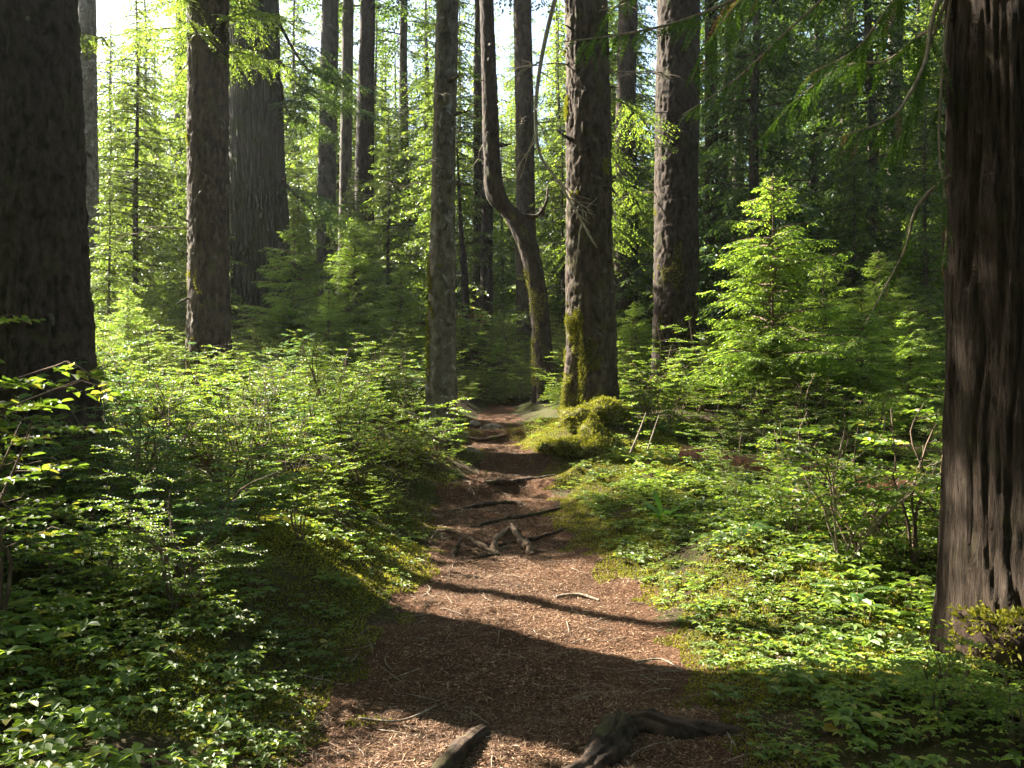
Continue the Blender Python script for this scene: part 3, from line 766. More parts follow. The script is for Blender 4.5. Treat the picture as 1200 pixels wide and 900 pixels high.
def put_tree(k, X, d, label, sc=1.0, rz=None, group=None, x=None):
    xx = gx(X, d) if x is None else x
    rz = (X * 1.37 + d) % 6.28 if rz is None else rz
    loc = (xx, d, hz(xx, d) - .05)
    if not used[k]:
        used[k] = True; o = PROTO[k]; o.location = [float(v) for v in loc]; o.rotation_euler = (0, 0, rz); o.scale = (sc,) * 3; o['label'] = label
        if group: o['group'] = group
        return o
    return dup(PROTO[k], label, loc, rz, sc, group)
BG = [  # kind, pixel x, depth, scale, label
 (0, 160, 23, 1.0, 'broad drooping hemlock filling the gap behind the thin pale grey trunk'),
 (1, 128, 16.5, .55, 'small shaded hemlock beside the right edge of the massive left trunk'),
 (2, 205, 31, .66, 'tall hemlock whose boughs drape left of the dark brown trunk'),
 (1, 232, 21, .8, 'low dark hemlock peeping out left of the dark brown trunk foot'),
 (3, 60, 36, .7, 'tall hemlock showing against the sky right of the massive left trunk'),
 (0, 350, 24, .55, 'bright hemlock right of the wide grey mossy trunk'),
 (2, 395, 33, .95, 'tall hemlock behind the cluster of three trunks'),
 (1, 455, 26, 1.0, 'sunny bushy hemlock between the cluster of three and the lichen trunk'),
 (0, 478, 31, 1.0, 'light green hemlock behind the pole-thin trunk'),
 (3, 500, 40, .95, 'tall hazy conifer behind the slim lichen-covered trunk'),
 (1, 545, 33, 1.0, 'hemlock between the lichen trunk and the twin poles'),
 (0, 588, 36, 1.0, 'hemlock seen through the gap between the twin poles and the tall straight trunk'),
 (1, 648, 27, .95, 'hemlock in the gap left of the sunlit brown trunk'),
 (2, 655, 38, 1.0, 'tall conifer rising behind the gap left of the sunlit brown trunk'),
 (1, 745, 23, 1.0, 'hemlock between the sunlit brown trunk and the straight shaded trunk'),
 (4, 735, 30, 1.0, 'tall dark hemlock above the gap between the two thick right-of-path trunks'),
 (4, 850, 26, 1.0, 'dark hemlock with hanging boughs right of the straight shaded trunk'),
 (4, 905, 33, 1.05, 'dark tall hemlock above the tip of the bright young hemlock'),
 (0, 1000, 25, .95, 'shaded hemlock behind the pale sun-flecked trunk'),
 (4, 975, 40, 1.1, 'dense far hemlock behind the cedar boughs'),
 (1, 1085, 19, .9, 'hemlock close beside the left edge of the cedar trunk'),
 (3, 1075, 36, 1.0, 'tall hemlock behind the bone-pale trunk'),
 (2, 830, 38, 1.0, 'tall hemlock far behind the straight shaded trunk'),
 (3, 320, 42, .95, 'tall far conifer behind the wide grey mossy trunk'),
 (3, 170, 44, .95, 'tall far conifer rising above the broad drooping hemlock'),
 (0, 20, 22, 1.1, 'hemlock hidden mostly behind the massive left trunk'),
 (2, 1140, 30, 1.0, 'hemlock mostly hidden behind the cedar trunk'),
 (0, 430, 38, 1.1, 'hemlock far behind the stout dark trunk of the cluster'),
 (0, 770, 35, 1.1, 'hemlock far behind the straight shaded trunk, low down'),
 (3, 610, 46, 1.0, 'tallest far conifer straight up the path'),
 (2, 440, 41, 1.15, 'tall hemlock filling the sky between the cluster of three and the lichen trunk'),
 (2, 345, 37, 1.1, 'tall hemlock right behind the bright hemlock beside the wide mossy trunk'),
 (4, 885, 21, .9, 'drooping dark hemlock overhanging the tip of the bright young hemlock'),
 (4, 1020, 22, .95, 'dark hemlock whose boughs cross the pale sun-flecked trunk'),
 (4, 955, 27, 1.0, 'shaded hemlock between the dark slim trunks behind the bright young hemlock'),
 (2, 700, 29, 1.0, 'tall hemlock straight behind the sunlit brown trunk'),
 (1, 660, 24, 1.0, 'hemlock with dark boughs over the gap left of the sunlit brown trunk'),
 (2, 530, 28, .95, 'tall hemlock behind the slim lichen trunk, boughs on both sides of it'),
 (2, 300, 33, .66, 'tall hemlock hidden by the wide grey mossy trunk except its outer boughs'),
 (0, 130, 30, 1.1, 'hemlock in hazy light right of the thin pale grey trunk'),
 (2, 1110, 26, 1.0, 'tall hemlock beside the upper edge of the cedar trunk'),
 (1, 1000, 20, .8, 'low sunlit hemlock right of the bright young hemlock'),
 (0, 795, 26, 1.0, 'hemlock directly behind the straight shaded trunk'),
 (1, 415, 23, .7, 'low bright hemlock at the foot of the cluster of three trunks'),

]
for (k, X, d, s, lb) in BG: put_tree(k, X, d, lb, s)

# the wood beyond: one mass
rf = np.random.default_rng(9)
wood = MB()
pm_ = [o for o in PROTO]
def mesh_arrays(o):
    me = o.data; v = np.empty(len(me.vertices) * 3, np.float32); me.vertices.foreach_get("co", v)
    f = np.empty(len(me.loops), np.int32); me.loops.foreach_get("vertex_index", f)
    return v.reshape(-1, 3).astype(float), f.reshape(-1, 4)
lo_ = []
for sd in (1, 2):
    r_ = np.random.default_rng(700 + sd); nm, wm = crown(r_, 1.0, 21, 110, lambda q: 3.2 * (1.02 - q) ** .8, .30, .12, .3, .1, .75, .32, wood=False, hang=.55)
    tv, tf = tube(np.array([[0, 0, -.3], [0.1, 0, 7], [0, .1, 21]]), [.24, .19, .02], 6)
    lo_.append((nm.get(), (tv, tf)))
for k in range(190):
    d = rf.uniform(40, 80); x = rf.uniform(-.78, .78) * d
    pp = (x + 2) * .545 + (y_ := d - 28) * .84
    if abs(pp) < 6.5 and x < -8 and d < 58: continue      # the gap through which the sun reaches the middle distance
    (nv, nf), (tv, tf) = lo_[k % 2]
    s = rf.uniform(.75, 1.15) * (.75 if x < .02 * d and d < 58 else 1.1); a = rf.uniform(0, 6.28); loc = (x, d, hz(x, d))
    wood.add(xform(nv, loc, a, s), nf, 0); wood.add(xform(tv, loc, a, s), tf, 1)
tag(wood.build('far_forest', [M['needle_far'], M['bark_far']], None, False), 'mass of distant conifers beyond the nearer trees', 'forest', kind='stuff')

put_tree(3, 252, 27, 'tall hemlock added for shade directly behind the dark brown trunk, boughs showing either side', 1.0)  # tree added here for the shade it casts on the right
shade_hemlock = make_hemlock('hemlock_tree', 'slender hemlock with a bare lower stem, hidden behind the massive left trunk', 306, 8.9, 5.3, 85, 1.7, 'needle_far', .12, .045, .10, .08, hang=.5)  # added hidden tree, crown set high to shade only the middle of the path
shade_hemlock.location = (gx(8, 14), 14, hz(gx(8, 14), 14))
dup(shade_hemlock, 'tall bare-stemmed hemlock just outside the left edge of the view', (-7.0, 10.9, hz(-7.0, 10.9)), 2.0, 1.5)  # unseen copy added to keep the sun off the cedar trunk
# unseen wood added around and behind the camera to cut the sky light
rs_ = np.random.default_rng(13); around = MB()
for k in range(104):
    if k < 46: x, y = rs_.uniform(-24, 24), rs_.uniform(-22, -1.5)
    elif k < 80: y = rs_.uniform(0, 40); x = .66 * y + rs_.uniform(3.5, 18)
    else:
        x = rs_.uniform(-26, -5); y = rs_.uniform(-4, 2.5 + .65 * (1 - x) - 4)
    if math.hypot(x, y) < 2.5: continue
    (nv, nf), (tv, tf) = lo_[k % 2]
    nv = nv * np.array([1.3, 1.3, .9]) + np.array([0, 0, 4.5])
    s_ = rs_.uniform(.85, 1.2); loc = (x, y, hz(x, y)); q = rs_.uniform(0, 6.28)
    around.add(xform(nv, loc, q, s_), nf, 0); around.add(xform(tv, loc, q, s_), tf, 1)
tag(around.build('added_shade_forest', [M['needle_far'], M['bark_far']], None, False), 'unseen conifer wood added around the viewpoint to dim the sky light', 'forest', kind='stuff')

# ------------------------------------------------------------------ bright young hemlocks
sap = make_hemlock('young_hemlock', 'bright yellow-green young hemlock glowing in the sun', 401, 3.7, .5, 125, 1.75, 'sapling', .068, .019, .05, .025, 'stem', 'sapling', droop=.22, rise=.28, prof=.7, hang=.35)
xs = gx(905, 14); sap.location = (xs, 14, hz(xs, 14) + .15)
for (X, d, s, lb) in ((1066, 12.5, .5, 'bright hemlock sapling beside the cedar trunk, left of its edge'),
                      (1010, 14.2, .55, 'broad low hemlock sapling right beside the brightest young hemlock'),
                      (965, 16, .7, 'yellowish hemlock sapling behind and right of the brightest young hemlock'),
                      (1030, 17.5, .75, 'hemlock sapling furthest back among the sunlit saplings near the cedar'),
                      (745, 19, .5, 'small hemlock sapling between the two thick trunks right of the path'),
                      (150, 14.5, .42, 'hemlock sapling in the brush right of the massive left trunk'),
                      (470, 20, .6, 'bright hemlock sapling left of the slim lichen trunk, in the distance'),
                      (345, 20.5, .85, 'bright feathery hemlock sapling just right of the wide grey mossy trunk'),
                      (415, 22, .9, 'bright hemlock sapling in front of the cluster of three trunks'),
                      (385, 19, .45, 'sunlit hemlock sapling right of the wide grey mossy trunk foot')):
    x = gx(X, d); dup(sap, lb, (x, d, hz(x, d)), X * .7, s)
dup(PROTO[1], 'unseen hemlock added for shade outside the left edge behind two low ones', (-6.6, 7.4, hz(-6.6, 7.4)), 1.0, .55)  # this and the next two are unseen hemlocks added to darken the lower left
dup(sap, 'low unseen hemlock added for shade outside the left edge, nearer one', (-4.4, 5.5, hz(-4.4, 5.5)), .4, .6)
dup(sap, 'low unseen hemlock added for shade outside the left edge, farther one', (-5.3, 7.0, hz(-5.3, 7.0)), 2.4, .75)

# ------------------------------------------------------------------ undergrowth
rb = np.random.default_rng(21)
BUSH = [bush(np.random.default_rng(500 + k), H=[.9, .75, 1.05, .6, .85][k], ns=[6, 5, 6, 5, 7][k], ll=[.036, .034, .038, .032, .036][k]) for k in range(5)]
BUSH += [bush(np.random.default_rng(510), H=1.2, ns=5, ll=.026, nbr=9, side_len=.4), bush(np.random.default_rng(511), H=.7, ns=5, ll=.052, nbr=5, side_len=.3), bush(np.random.default_rng(512), H=1.35, ns=4, ll=.034, spread=.35, nbr=9, side_len=.3)]
BUSH_FAR = [bush(np.random.default_rng(520 + k), H=.9, ns=6, ll=.055, nbr=6) for k in range(3)]
HERB = [herb(np.random.default_rng(540 + k), n=9, H=[.14, .2, .10][k], ll=[.05, .06, .042][k], per=[4, 5, 6][k]) for k in range(3)]
FERN = [fern(np.random.default_rng(560 + k), nf=7 + k, L=.55 + .1 * k) for k in range(2)]

def clear(x, y, rad):
    return path_d(np.array([x]), np.array([y]))[0] > rad and all((x - a) ** 2 + (y - b) ** 2 > (c + .1) ** 2 for a, b, c in TRUNKS)

def scatter(name, label, cat, variants, pts, mats, tilt=.2):
    mb = MB()
    for (x, y, s) in pts:
        (sv, sf), (lv, lf) = variants[rb.integers(len(variants))]
        a = rb.uniform(0, 6.28); loc = (x, y, hz(x, y) - .02); ti, ta = rb.uniform(0, tilt), rb.uniform(0, 6.28)
        mb.add(xform(sv, loc, a, s, ti, ta), sf, 0); mb.add(xform(lv, loc, a, s, ti, ta), lf, 1)
    if mb.n: return tag(mb.build(name, mats, None, False), label, cat, kind='stuff')

def field(n, x0, x1, y0, y1, rad, smin, smax, cond=None):
    out = []
    while len(out) < n:
        n -= 0.15                              # give up slowly where the area is mostly blocked
        x, y = rb.uniform(x0, x1), rb.uniform(y0, y1)
        if abs(x) > .66 * y + 1.0 or not clear(x, y, rad) or (cond and not cond(x, y)): continue
        out.append((x, y, rb.uniform(smin, smax) * min(1, .55 + .35 * float(path_d(np.array([x]), np.array([y]))[0]))))
    return out
ddx = lambda x, y: float(path_d(np.array([x]), np.array([y]))[0])
left_pts = field(290, -11, .2, 7.4, 20, .22, .42, 1.02, lambda x, y: x < gx(592, y))
left_pts += field(40, -4.4, -1.5, 4.6, 7.6, .5, .45, .8)
scatter('undergrowth', 'tangle of small-leaved shrubs covering the sunny left bank', 'undergrowth', BUSH, left_pts, [M['stem'], M['berry']])
scatter('undergrowth', 'yellower broad-leaved plants mixed into the left bank shrubs', 'undergrowth', BUSH[1:4], field(90, -9, -.3, 7, 19, .2, .35, .8, lambda x, y: x < gx(592, y)), [M['stem'], M['herb']])
scatter('undergrowth', 'bluish-green leafy plants between the left bank shrubs', 'undergrowth', BUSH, field(60, -8, -1, 5.5, 16, .4, .4, .95, lambda x, y: x < gx(592, y)), [M['stem'], M['berry_blue']])
right_pts = field(210, .6, 12, 9, 20, .45, .7, 1.2, lambda x, y: x > gx(655, y) and not (.2 < x < 2.6 and y < 12.8) and not (1.2 < x < 4.0 and y < 11.2))
right_pts += field(60, 1.9, 5.5, 6.2, 9.5, .9, .4, .8)
scatter('undergrowth', 'shady small-leaved shrubs behind and right of the sunlit brown trunk', 'undergrowth', BUSH, right_pts, [M['stem'], M['berry']])
scatter('undergrowth', 'shrubs closing off the far end of the path', 'undergrowth', BUSH, [(x, y, rb.uniform(.7, 1.1)) for x, y in zip(rb.uniform(-1.0, 1.6, 34), rb.uniform(18.7, 24, 34))] + [(x, y, rb.uniform(.35, .7)) for x, y in zip(rb.uniform(-.75, .35, 26), rb.uniform(17.0, 18.9, 26))], [M['stem'], M['berry']])
far_pts = [(x, y, s) for (x, y, s) in field(380, -26, 26, 19.5, 42, -.2, .8, 1.6)]
scatter('undergrowth', 'brush under the trees far up the slope', 'undergrowth', BUSH_FAR, far_pts, [M['stem'], M['berry']])
herb_pts = field(520, .95, 2.4, 4.6, 9.5, .06, .4, .95) + field(360, -3.6, -.8, 2.8, 5.2, .05, .6, 1.3) + field(200, .9, 3.2, 2.7, 4.2, .05, .5, 1.1) + field(1500, .8, 5.5, 3.6, 9.5, .0, .5, 1.25) + field(680, -4.5, -.6, 3.6, 8.5, -.02, .45, 1.0) + field(520, .2, 5, 9, 14, .1, .6, 1.2) + field(420, -4.5, -.3, 8, 15, .05, .5, 1.0)
scatter('ground_cover', 'low whorled herbs spread along both edges of the path', 'ground cover', HERB, herb_pts, [M['stem'], M['herb']], .15)

# moss carpet along the edges
def moss_tufts(name, label, spots, hgtm=.016):
    P = []
    for (x0, x1, y0, y1, n, cond) in spots:
        x = rb.uniform(x0, x1, n); y = rb.uniform(y0, y1, n)
        k = (path_d(x, y) > -.10 + .22 * vnoise(x / .22, y / .22, seed=53)) & (vnoise(x / .5, y / .5, seed=51) + .5 * vnoise(x / .15, y / .15, seed=52) > -.45) & cond(x, y)
        P.append(np.stack([x[k], y[k], hgt(x[k], y[k]) - .004], 1))
    P = np.concatenate(P); n = len(P)
    D = np.stack([rb.normal(0, .9, n), rb.normal(0, .9, n), np.ones(n)], -1)
    N = rb.normal(0, 1, (n, 3))
    V, F = strips(P, D, N, hgtm * rb.uniform(.6, 1.7, n), .010 * rb.uniform(.7, 1.5, n), 0)
    return tag(mesh_obj(name, V, F, M['moss'], None, False), label, 'moss', kind='stuff')
T_ = lambda x, y: np.ones_like(x, bool)
moss_tufts('moss_carpet', 'yellow-green moss carpet along the path edges and around the sunlit trunk', [
    (-3.5, 0, 3.6, 9, 160000, lambda x, y: path_d(x, y) < 1.5), (0.4, 4, 3.6, 9, 170000, lambda x, y: path_d(x, y) < 1.6),
    (0.0, 3.2, 9, 14, 130000, lambda x, y: path_d(x, y) < 2.4), (-3, 0, 9, 15, 70000, lambda x, y: path_d(x, y) < 1.0)])

# dry needles on the path
def needle_litter():
    n = 300000
    y = 3.3 + 12 * rb.uniform(0, 1, n) ** 1.6; x = np.interp(y, XY_, XC_) + np.clip(rb.normal(0, .55, n), -1.6, 1.6) * (np.interp(y, XY_, HW_) + .15)
    P = np.stack([x, y, hgt(x, y) + .004], 1)
    a = rb.uniform(0, 6.28, n); D = np.stack([np.cos(a), np.sin(a), rb.normal(.02, .22, n)], -1)
    N = np.stack([rb.normal(0, .5, n), rb.normal(0, .5, n), np.ones(n)], -1)
    L = np.where(rb.uniform(0, 1, n) < .85, rb.uniform(.012, .035, n), rb.uniform(.03, .06, n))
    V, F = strips(P, D, N, L, rb.uniform(.0018, .0052, n), 0)
    return tag(mesh_obj('needle_litter', V, F, M['litter'], None, False), 'reddish dry needles and bark bits strewn over the path', 'needle litter', kind='stuff')
needle_litter()
tw = MB()
for k in range(260):
    y = 3.4 + 9 * rb.uniform() ** 1.5; x = float(np.interp(y, XY_, XC_)) + rb.uniform(-1.1, 1.1) * float(np.interp(y, XY_, HW_))
    L = rb.uniform(.07, .34); a = rb.uniform(0, 6.28); bend = rb.normal(0, .9)
    t = np.linspace(0, 1, 8); aa = a + bend * t
    dx = np.cumsum(np.cos(aa)) * L / 8; dy = np.cumsum(np.sin(aa)) * L / 8
    zz = hgt(x + dx, y + dy) + .006 + .012 * np.sin(t * 3.1) * rb.uniform(0, 1)
    tw.add(*tube(np.stack([x + dx, y + dy, zz], -1), np.linspace(.0032, .0013, 8) * rb.uniform(.6, 1.3), 4))
tag(tw.build('twig_litter', M['twig']), 'thin pale fallen twigs scattered over the needles', 'twigs', kind='stuff')

# ------------------------------------------------------------------ single shrubs, ferns and herbs that stand out
def bush_thing(name, label, cat, var, x, y, s, leafmat, rz, tilt=(0, 0), dz=-.02):
    (sv, sf), (lv, lf) = var
    t = thing(name, label, cat, (x, y, hz(x, y) + dz), rz, sc=s); t.rotation_euler = (tilt[0], tilt[1], rz)
    st = mesh_obj('stems', sv, sf, M['stem'], t); mesh_obj('leaves', lv, lf, M[leafmat], st, False)
    return t
NB = [bush(np.random.default_rng(800 + k), H=1.0, ns=[5, 4, 6, 4][k], ll=[.045, .05, .04, .042][k], nbr=8, spread=[.5, .8, .6, .3][k]) for k in range(4)]
for (v, X, d, s, mt, lb) in (
    (3, -2, 4.5, 1.3, 'berry', 'tall shrub with sunlit upright leafy tip in front of the massive left trunk'),
    (1, 60, 5.6, .55, 'berry_blue', 'broad shrub with bluish layered leaves below the massive left trunk'),
    (0, 150, 6.2, .6, 'berry_blue', 'blue-green shrub right of the massive left trunk foot'),
    (2, 215, 5.3, .6, 'berry_blue', 'shrub with a flat spray of bluish leaves at the shaded lower left'),
    (1, 270, 6.4, .7, 'berry', 'leafy shrub sunlit near the left edge of the path'),
    (0, 345, 8.6, .8, 'berry', 'rounded green shrub on the left bank nearest the roots'),
    (2, 180, 9.5, 1.1, 'berry', 'open twiggy shrub with bare crooked stems right of the massive left trunk'),
    (0, 512, 11.4, .95, 'berry', 'bushy shrub hiding the foot of the slim lichen-covered trunk'),
    (1, 475, 11.0, .8, 'berry', 'sunlit shrub at the left lip of the path below the slim lichen trunk'),
    (1, 270, 11.2, 1.05, 'berry', 'sunlit shrub in front of the dark brown trunk foot'),
    (0, 400, 11.5, 1.0, 'berry', 'bright shrub crowning the middle of the left bank'),
    (2, 470, 13.2, .95, 'berry', 'shrub leaning over the path in front of the slim lichen trunk'),
    (0, 1005, 6.6, 1.4, 'berry', 'sunlit layered shrub left of the cedar trunk'),
    (3, 1070, 6.2, 1.35, 'berry', 'pale leafy shrub pressed against the cedar trunk'),
    (2, 950, 8.0, .9, 'berry', 'shrub at the edge of the deep shade left of the cedar'),
    (3, 1095, 3.75, .5, 'herb', 'small round-leaved shrub at the mossy foot of the cedar'),
    (3, 1190, 3.5, .42, 'herb', 'low round-leaved shrub in the lower right corner'),
    (2, 765, 12.2, 1.0, 'berry', 'arching green shrub right of the mossy stump'),
    (3, 655, 14.5, .7, 'berry', 'light green shrub between the elbow-bent trunk and the sunlit trunk'),
    (0, 870, 13.0, 1.0, 'berry', 'dark shrub below the bright young hemlock'),
):
    x = gx(X, d); bush_thing('leafy_shrub', lb, 'shrub', NB[v], x, d, s, mt, X * .013)
for (X, d, sd, hh, lb) in ((170, 7.6, 31, 1.0, 'leafless shrub of crooked bare stems right of the massive left trunk'), (262, 8.2, 32, .8, 'bare forked twigs standing out of the left bank shrubs'), (300, 10, 33, .9, 'thin bare stems among the shrubs below the dark brown trunk'), (985, 6.3, 34, .85, 'bare pale twigs poking out of the sunlit shrub left of the cedar')):
    x = gx(X, d); t = thing('bare_shrub', lb, 'shrub', (x, d, hz(x, d) - .03)); r_ = np.random.default_rng(sd)
    for k in range(6):
        az = r_.uniform(0, 6.28); P = limb_curve(np.zeros(3), az, hh * r_.uniform(.3, .8), 0, r_, 9, 0); P[:, 2] = hh * r_.uniform(.6, 1.1) * np.linspace(0, 1, 9) ** .8; P[1:] += np.cumsum(r_.normal(0, .022, (8, 3)), 0)
        m = MB(); m.add(*tube(P, np.linspace(.010, .003, 9), 5))
        for j in range(5):
            q = r_.integers(3, 9); T = limb_curve(P[q], az + r_.normal(0, 1.2), hh * r_.uniform(.15, .4), -.3, r_, 6, .5); m.add(*tube(T, np.linspace(.004, .0015, 6), 4))
        m.build('stem', M['stem' if sd < 34 else 'twig'], t)
for (X_, Y_, v_, lb) in ((-4.2, 5.7, 1, 'tall unseen shrub added for shade just outside the left edge'), (-4.9, 6.7, 0, 'unseen shrub added for shade outside the left edge, behind the nearer one'), (-3.7, 4.7, 1, 'unseen shrub added for shade outside the left edge, nearest the viewpoint')):
    bush_thing('leafy_shrub', lb, 'shrub', NB[v_], X_, Y_, 1.75, 'berry', X_)  # unseen shrubs added only to throw shade on the lower left corner
x = gx(545, 26); bush_thing('rusty_shrub', 'shrub with rusty brown leaves beyond the slim lichen-covered trunk', 'shrub', BUSH_FAR[0], x, 26, 1.3, 'rust', 1.)
for (k, X, d, s, lb) in ((0, 705, 10.2, .6, 'fern on the sunny moss right of the path bend'), (1, 870, 7.0, .75, 'fern under the shaded shrubs right of the path'), (0, 1000, 5.6, .7, 'fern among sunlit herbs left of the cedar'), (1, 855, 9.6, .8, 'fern in shade in front of the red rotten log')):
    x = gx(X, d); (sv, sf), (lv, lf) = FERN[k]
    t = thing('fern', lb, 'fern', (x, d, hz(x, d)), X, sc=s); st = mesh_obj('stalks', sv, sf, M['stem'], t); mesh_obj('fronds', lv, lf, M['fern'], st, False)
# strap-leaved plant
x, d = gx(778, 8.0), 8.0
t = thing('strap_leaf_plant', 'rosette of long glossy strap leaves right of the roots', 'plant', (x, d, hz(x, d) - .01))
r_ = np.random.default_rng(5)
for k in range(11):
    a = k * .571 + r_.normal(0, .2); L = r_.uniform(.3, .46); e = r_.uniform(.6, 1.3); n = 7
    u = np.linspace(0, 1, n); ax = np.stack([np.cos(a) * L * u * math.cos(e), np.sin(a) * L * u * math.cos(e), L * (u * math.sin(e) - .35 * u ** 2)], -1)
    T = norm(np.gradient(ax, axis=0)); S = np.array([-math.sin(a), math.cos(a), 0]); w = .03 * np.sin(np.pi * (u * .9 + .08)) ** .7
    N = np.cross(S, T)
    Vv = np.stack([ax - S * w[:, None] + N * .006, ax, ax + S * w[:, None] + N * .006], 1).reshape(-1, 3)
    i = np.arange(n - 1)[:, None] * 3; Ff = np.concatenate([i + np.array([[0, 1, 4, 3]]), i + np.array([[1, 2, 5, 4]])])
    mesh_obj('leaf', Vv, Ff, M['strap'], t)
# yellow and pale fallen or low single leaves
def single_leaf(label, X, Y, d, L, mat, rz, lift=.03):
    p = px(X, Y, d); z = hz(p[0], d) + lift
    V, F = leaves(np.zeros((1, 3)), np.array([[math.cos(rz), math.sin(rz), .15]]), np.array([[.1, -.35, 1.]]), L, L * .8, .15, .2)
    return tag(mesh_obj('fallen_leaf', np.concatenate([V, V + np.array([0, 0, -.001])]), np.concatenate([F, F[:, ::-1] + len(V)]), M[mat]), label, 'leaf').__setattr__('location', (p[0], d, z))
M['yellow'] = leaf_mat('yellow_leaf', [(0, (.42, .34, .05)), (1, (.5, .4, .07))], tcol=(1.1, 1, .6))
single_leaf('yellow fallen leaf on the dark left edge of the path', 376, 752, 5.1, .07, 'yellow', 1.2)
single_leaf('pale yellow-green leaf lying in the bottom right shade', 965, 885, 3.8, .075, 'yellow', .3)
single_leaf('yellowish leaf lying in the dark bottom left ground cover', 330, 840, 4.15, .06, 'yellow', 2.4)

# ------------------------------------------------------------------ logs, roots, stones, stump
def log_thing(name, label, cat, pts, R, mat, seed, k=18, lump=.12, end=None):
    P = curve_pts(np.array(pts, float), 40); r = np.interp(np.linspace(0, 1, 40), np.linspace(0, 1, len(R)), R)
    V, F = tube(P, r, k, True)
    n = fbm(V[:, 0] * 7, V[:, 1] * 7, V[:, 2] * 7, seed, 3)
    c = np.repeat(np.concatenate([P[:1], P, P[-1:]]), k, 0)
    ang = np.tile(np.arange(k) * 6.283 / k, 42)
    rg_ = 1 - 2 * np.abs(vnoise(np.cos(ang) * 3.2 + seed, np.sin(ang) * 3.2, c[:, 0] * 2.5 + c[:, 1] * 2.5, seed))
    V = c + (V - c) * (1 + lump * n + .5 * lump * rg_)[:, None]
    t = tag(mesh_obj(name, V, F, M[mat]), label, cat)
    return t
def gp(X, Y, d, up=0.0):
    p = px(X, Y, d); return [p[0], d, hz(p[0], d) + up]
log_thing('fallen_branch', 'dark mossy branch lying on the needles at the bottom edge, left one', 'branch', [gp(492, 0, 3.4, .0), gp(515, 0, 3.6, .02), gp(545, 0, 3.85, .022), gp(565, 0, 4.05, .01), gp(580, 0, 4.15, -.025)], [.045, .042, .04, .03, .012], 'log', 61, 30, .4)
lg = log_thing('broken_log', 'short dark knobbly log lying toward the viewer at the bottom edge', 'log', [gp(648, 0, 3.4, -.02), gp(672, 0, 3.55, .005), gp(700, 0, 3.75, .015), gp(722, 0, 3.92, .035), gp(736, 0, 4.03, .02), gp(748, 0, 4.1, -.03)], [.05, .058, .055, .062, .06, .03], 'log', 62, 36, .5)
log_thing('mossy_log', 'dark mossy log half sunk in the shaded right end of the path', 'log', [gp(735, 0, 4.1, .0), gp(765, 0, 4.08, .02), gp(800, 0, 4.0, .015), gp(840, 0, 4.0, .0), gp(885, 0, 4.05, -.05)], [.045, .055, .05, .042, .02], 'log', 63, 30, .45)
log_thing('rotten_log', 'rotten red log lying in the shade left of the cedar', 'log', [gp(800, 0, 10.4, .1), gp(900, 0, 9.8, .12), gp(1010, 0, 9.0, .12), gp(1120, 0, 8.4, .12)], [.13, .14, .13, .12], 'redwood', 64)
log_thing('fallen_stick', 'pale stick lying across the sunlit needles right of centre', 'stick', [gp(652, 0, 6.45, .012), gp(678, 0, 6.5, .015), gp(703, 0, 6.4, .01)], [.010, .012, .008], 'twig', 65, 8)
log_thing('fallen_stick', 'thin pale stick at the right edge of the path in the lower half', 'stick', [gp(745, 0, 5.05, .01), gp(775, 0, 5.1, .02), gp(800, 0, 4.9, .01)], [.006, .006, .004], 'twig', 66, 6)
log_thing('fallen_stick', 'long curved stick at the left lower edge of the path', 'stick', [gp(420, 0, 4.2, .01), gp(470, 0, 4.15, .02), gp(512, 0, 4.45, .012)], [.006, .006, .003], 'twig', 67, 6)
# root tangle in the middle of the path
rt = thing('root_tangle', 'bare exposed roots across the middle of the path', 'roots', gp(560, 0, 7.95))
def root(ctrl, R, seed, mat='root'):
    P = curve_pts(np.array(ctrl), 48) - np.array(rt.location); V, F = tube(P, np.interp(np.linspace(0, 1, 48), np.linspace(0, 1, len(R)), R), 14)
    ctr = np.repeat(np.concatenate([P[:1], P, P[-1:]]), 14, 0); W_ = V + np.array(rt.location)
    V = ctr + (V - ctr) * (1 + .5 * fbm(W_[:, 0] * 22, W_[:, 1] * 22, W_[:, 2] * 22, seed, 3))[:, None] + .006 * np.stack([vnoise(W_[:, 0] * 9, W_[:, 1] * 9, seed=k_ + seed) for k_ in range(3)], 1)
    return mesh_obj('root', V, F, M[mat], rt)
root([gp(512, 0, 8.35, .04), gp(530, 0, 8.2, .07), gp(552, 0, 8.0, .06), gp(572, 0, 7.8, .03), gp(588, 0, 7.68, -.01)], [.012, .016, .02, .022, .02], 1)
root([gp(531, 0, 7.62, -.03), gp(535, 0, 7.75, .04), gp(541, 0, 7.9, .08)], [.024, .020, .014], 2, 'log')
root([gp(577, 0, 7.75, -.03), gp(579, 0, 7.85, .045), gp(583, 0, 8.1, .07), gp(592, 0, 8.5, .03), gp(604, 0, 8.9, -.02)], [.03, .03, .026, .02, .012], 3)
root([gp(624, 0, 7.75, -.03), gp(617, 0, 7.9, .03), gp(608, 0, 8.2, .03), gp(600, 0, 8.8, -.02)], [.045, .042, .03, .02], 4)
root([gp(536, 0, 7.62, -.01), gp(556, 0, 7.57, .012), gp(572, 0, 7.62, .018), gp(594, 0, 7.72, -.01)], [.012, .015, .017, .012], 5, 'log')
root([gp(580, 0, 8.05, .0), gp(610, 0, 8.15, .018), gp(640, 0, 8.35, .012), gp(676, 0, 8.7, -.02)], [.018, .02, .018, .010], 6, 'log')
root([gp(500, 0, 8.0, -.01), gp(513, 0, 8.25, .04), gp(520, 0, 8.1, -.02)], [.008, .011, .008], 7)
root([gp(548, 0, 8.7, -.01), gp(585, 0, 8.9, .02), gp(630, 0, 9.1, .015), gp(668, 0, 9.4, -.02)], [.016, .024, .02, .012], 8, 'log')
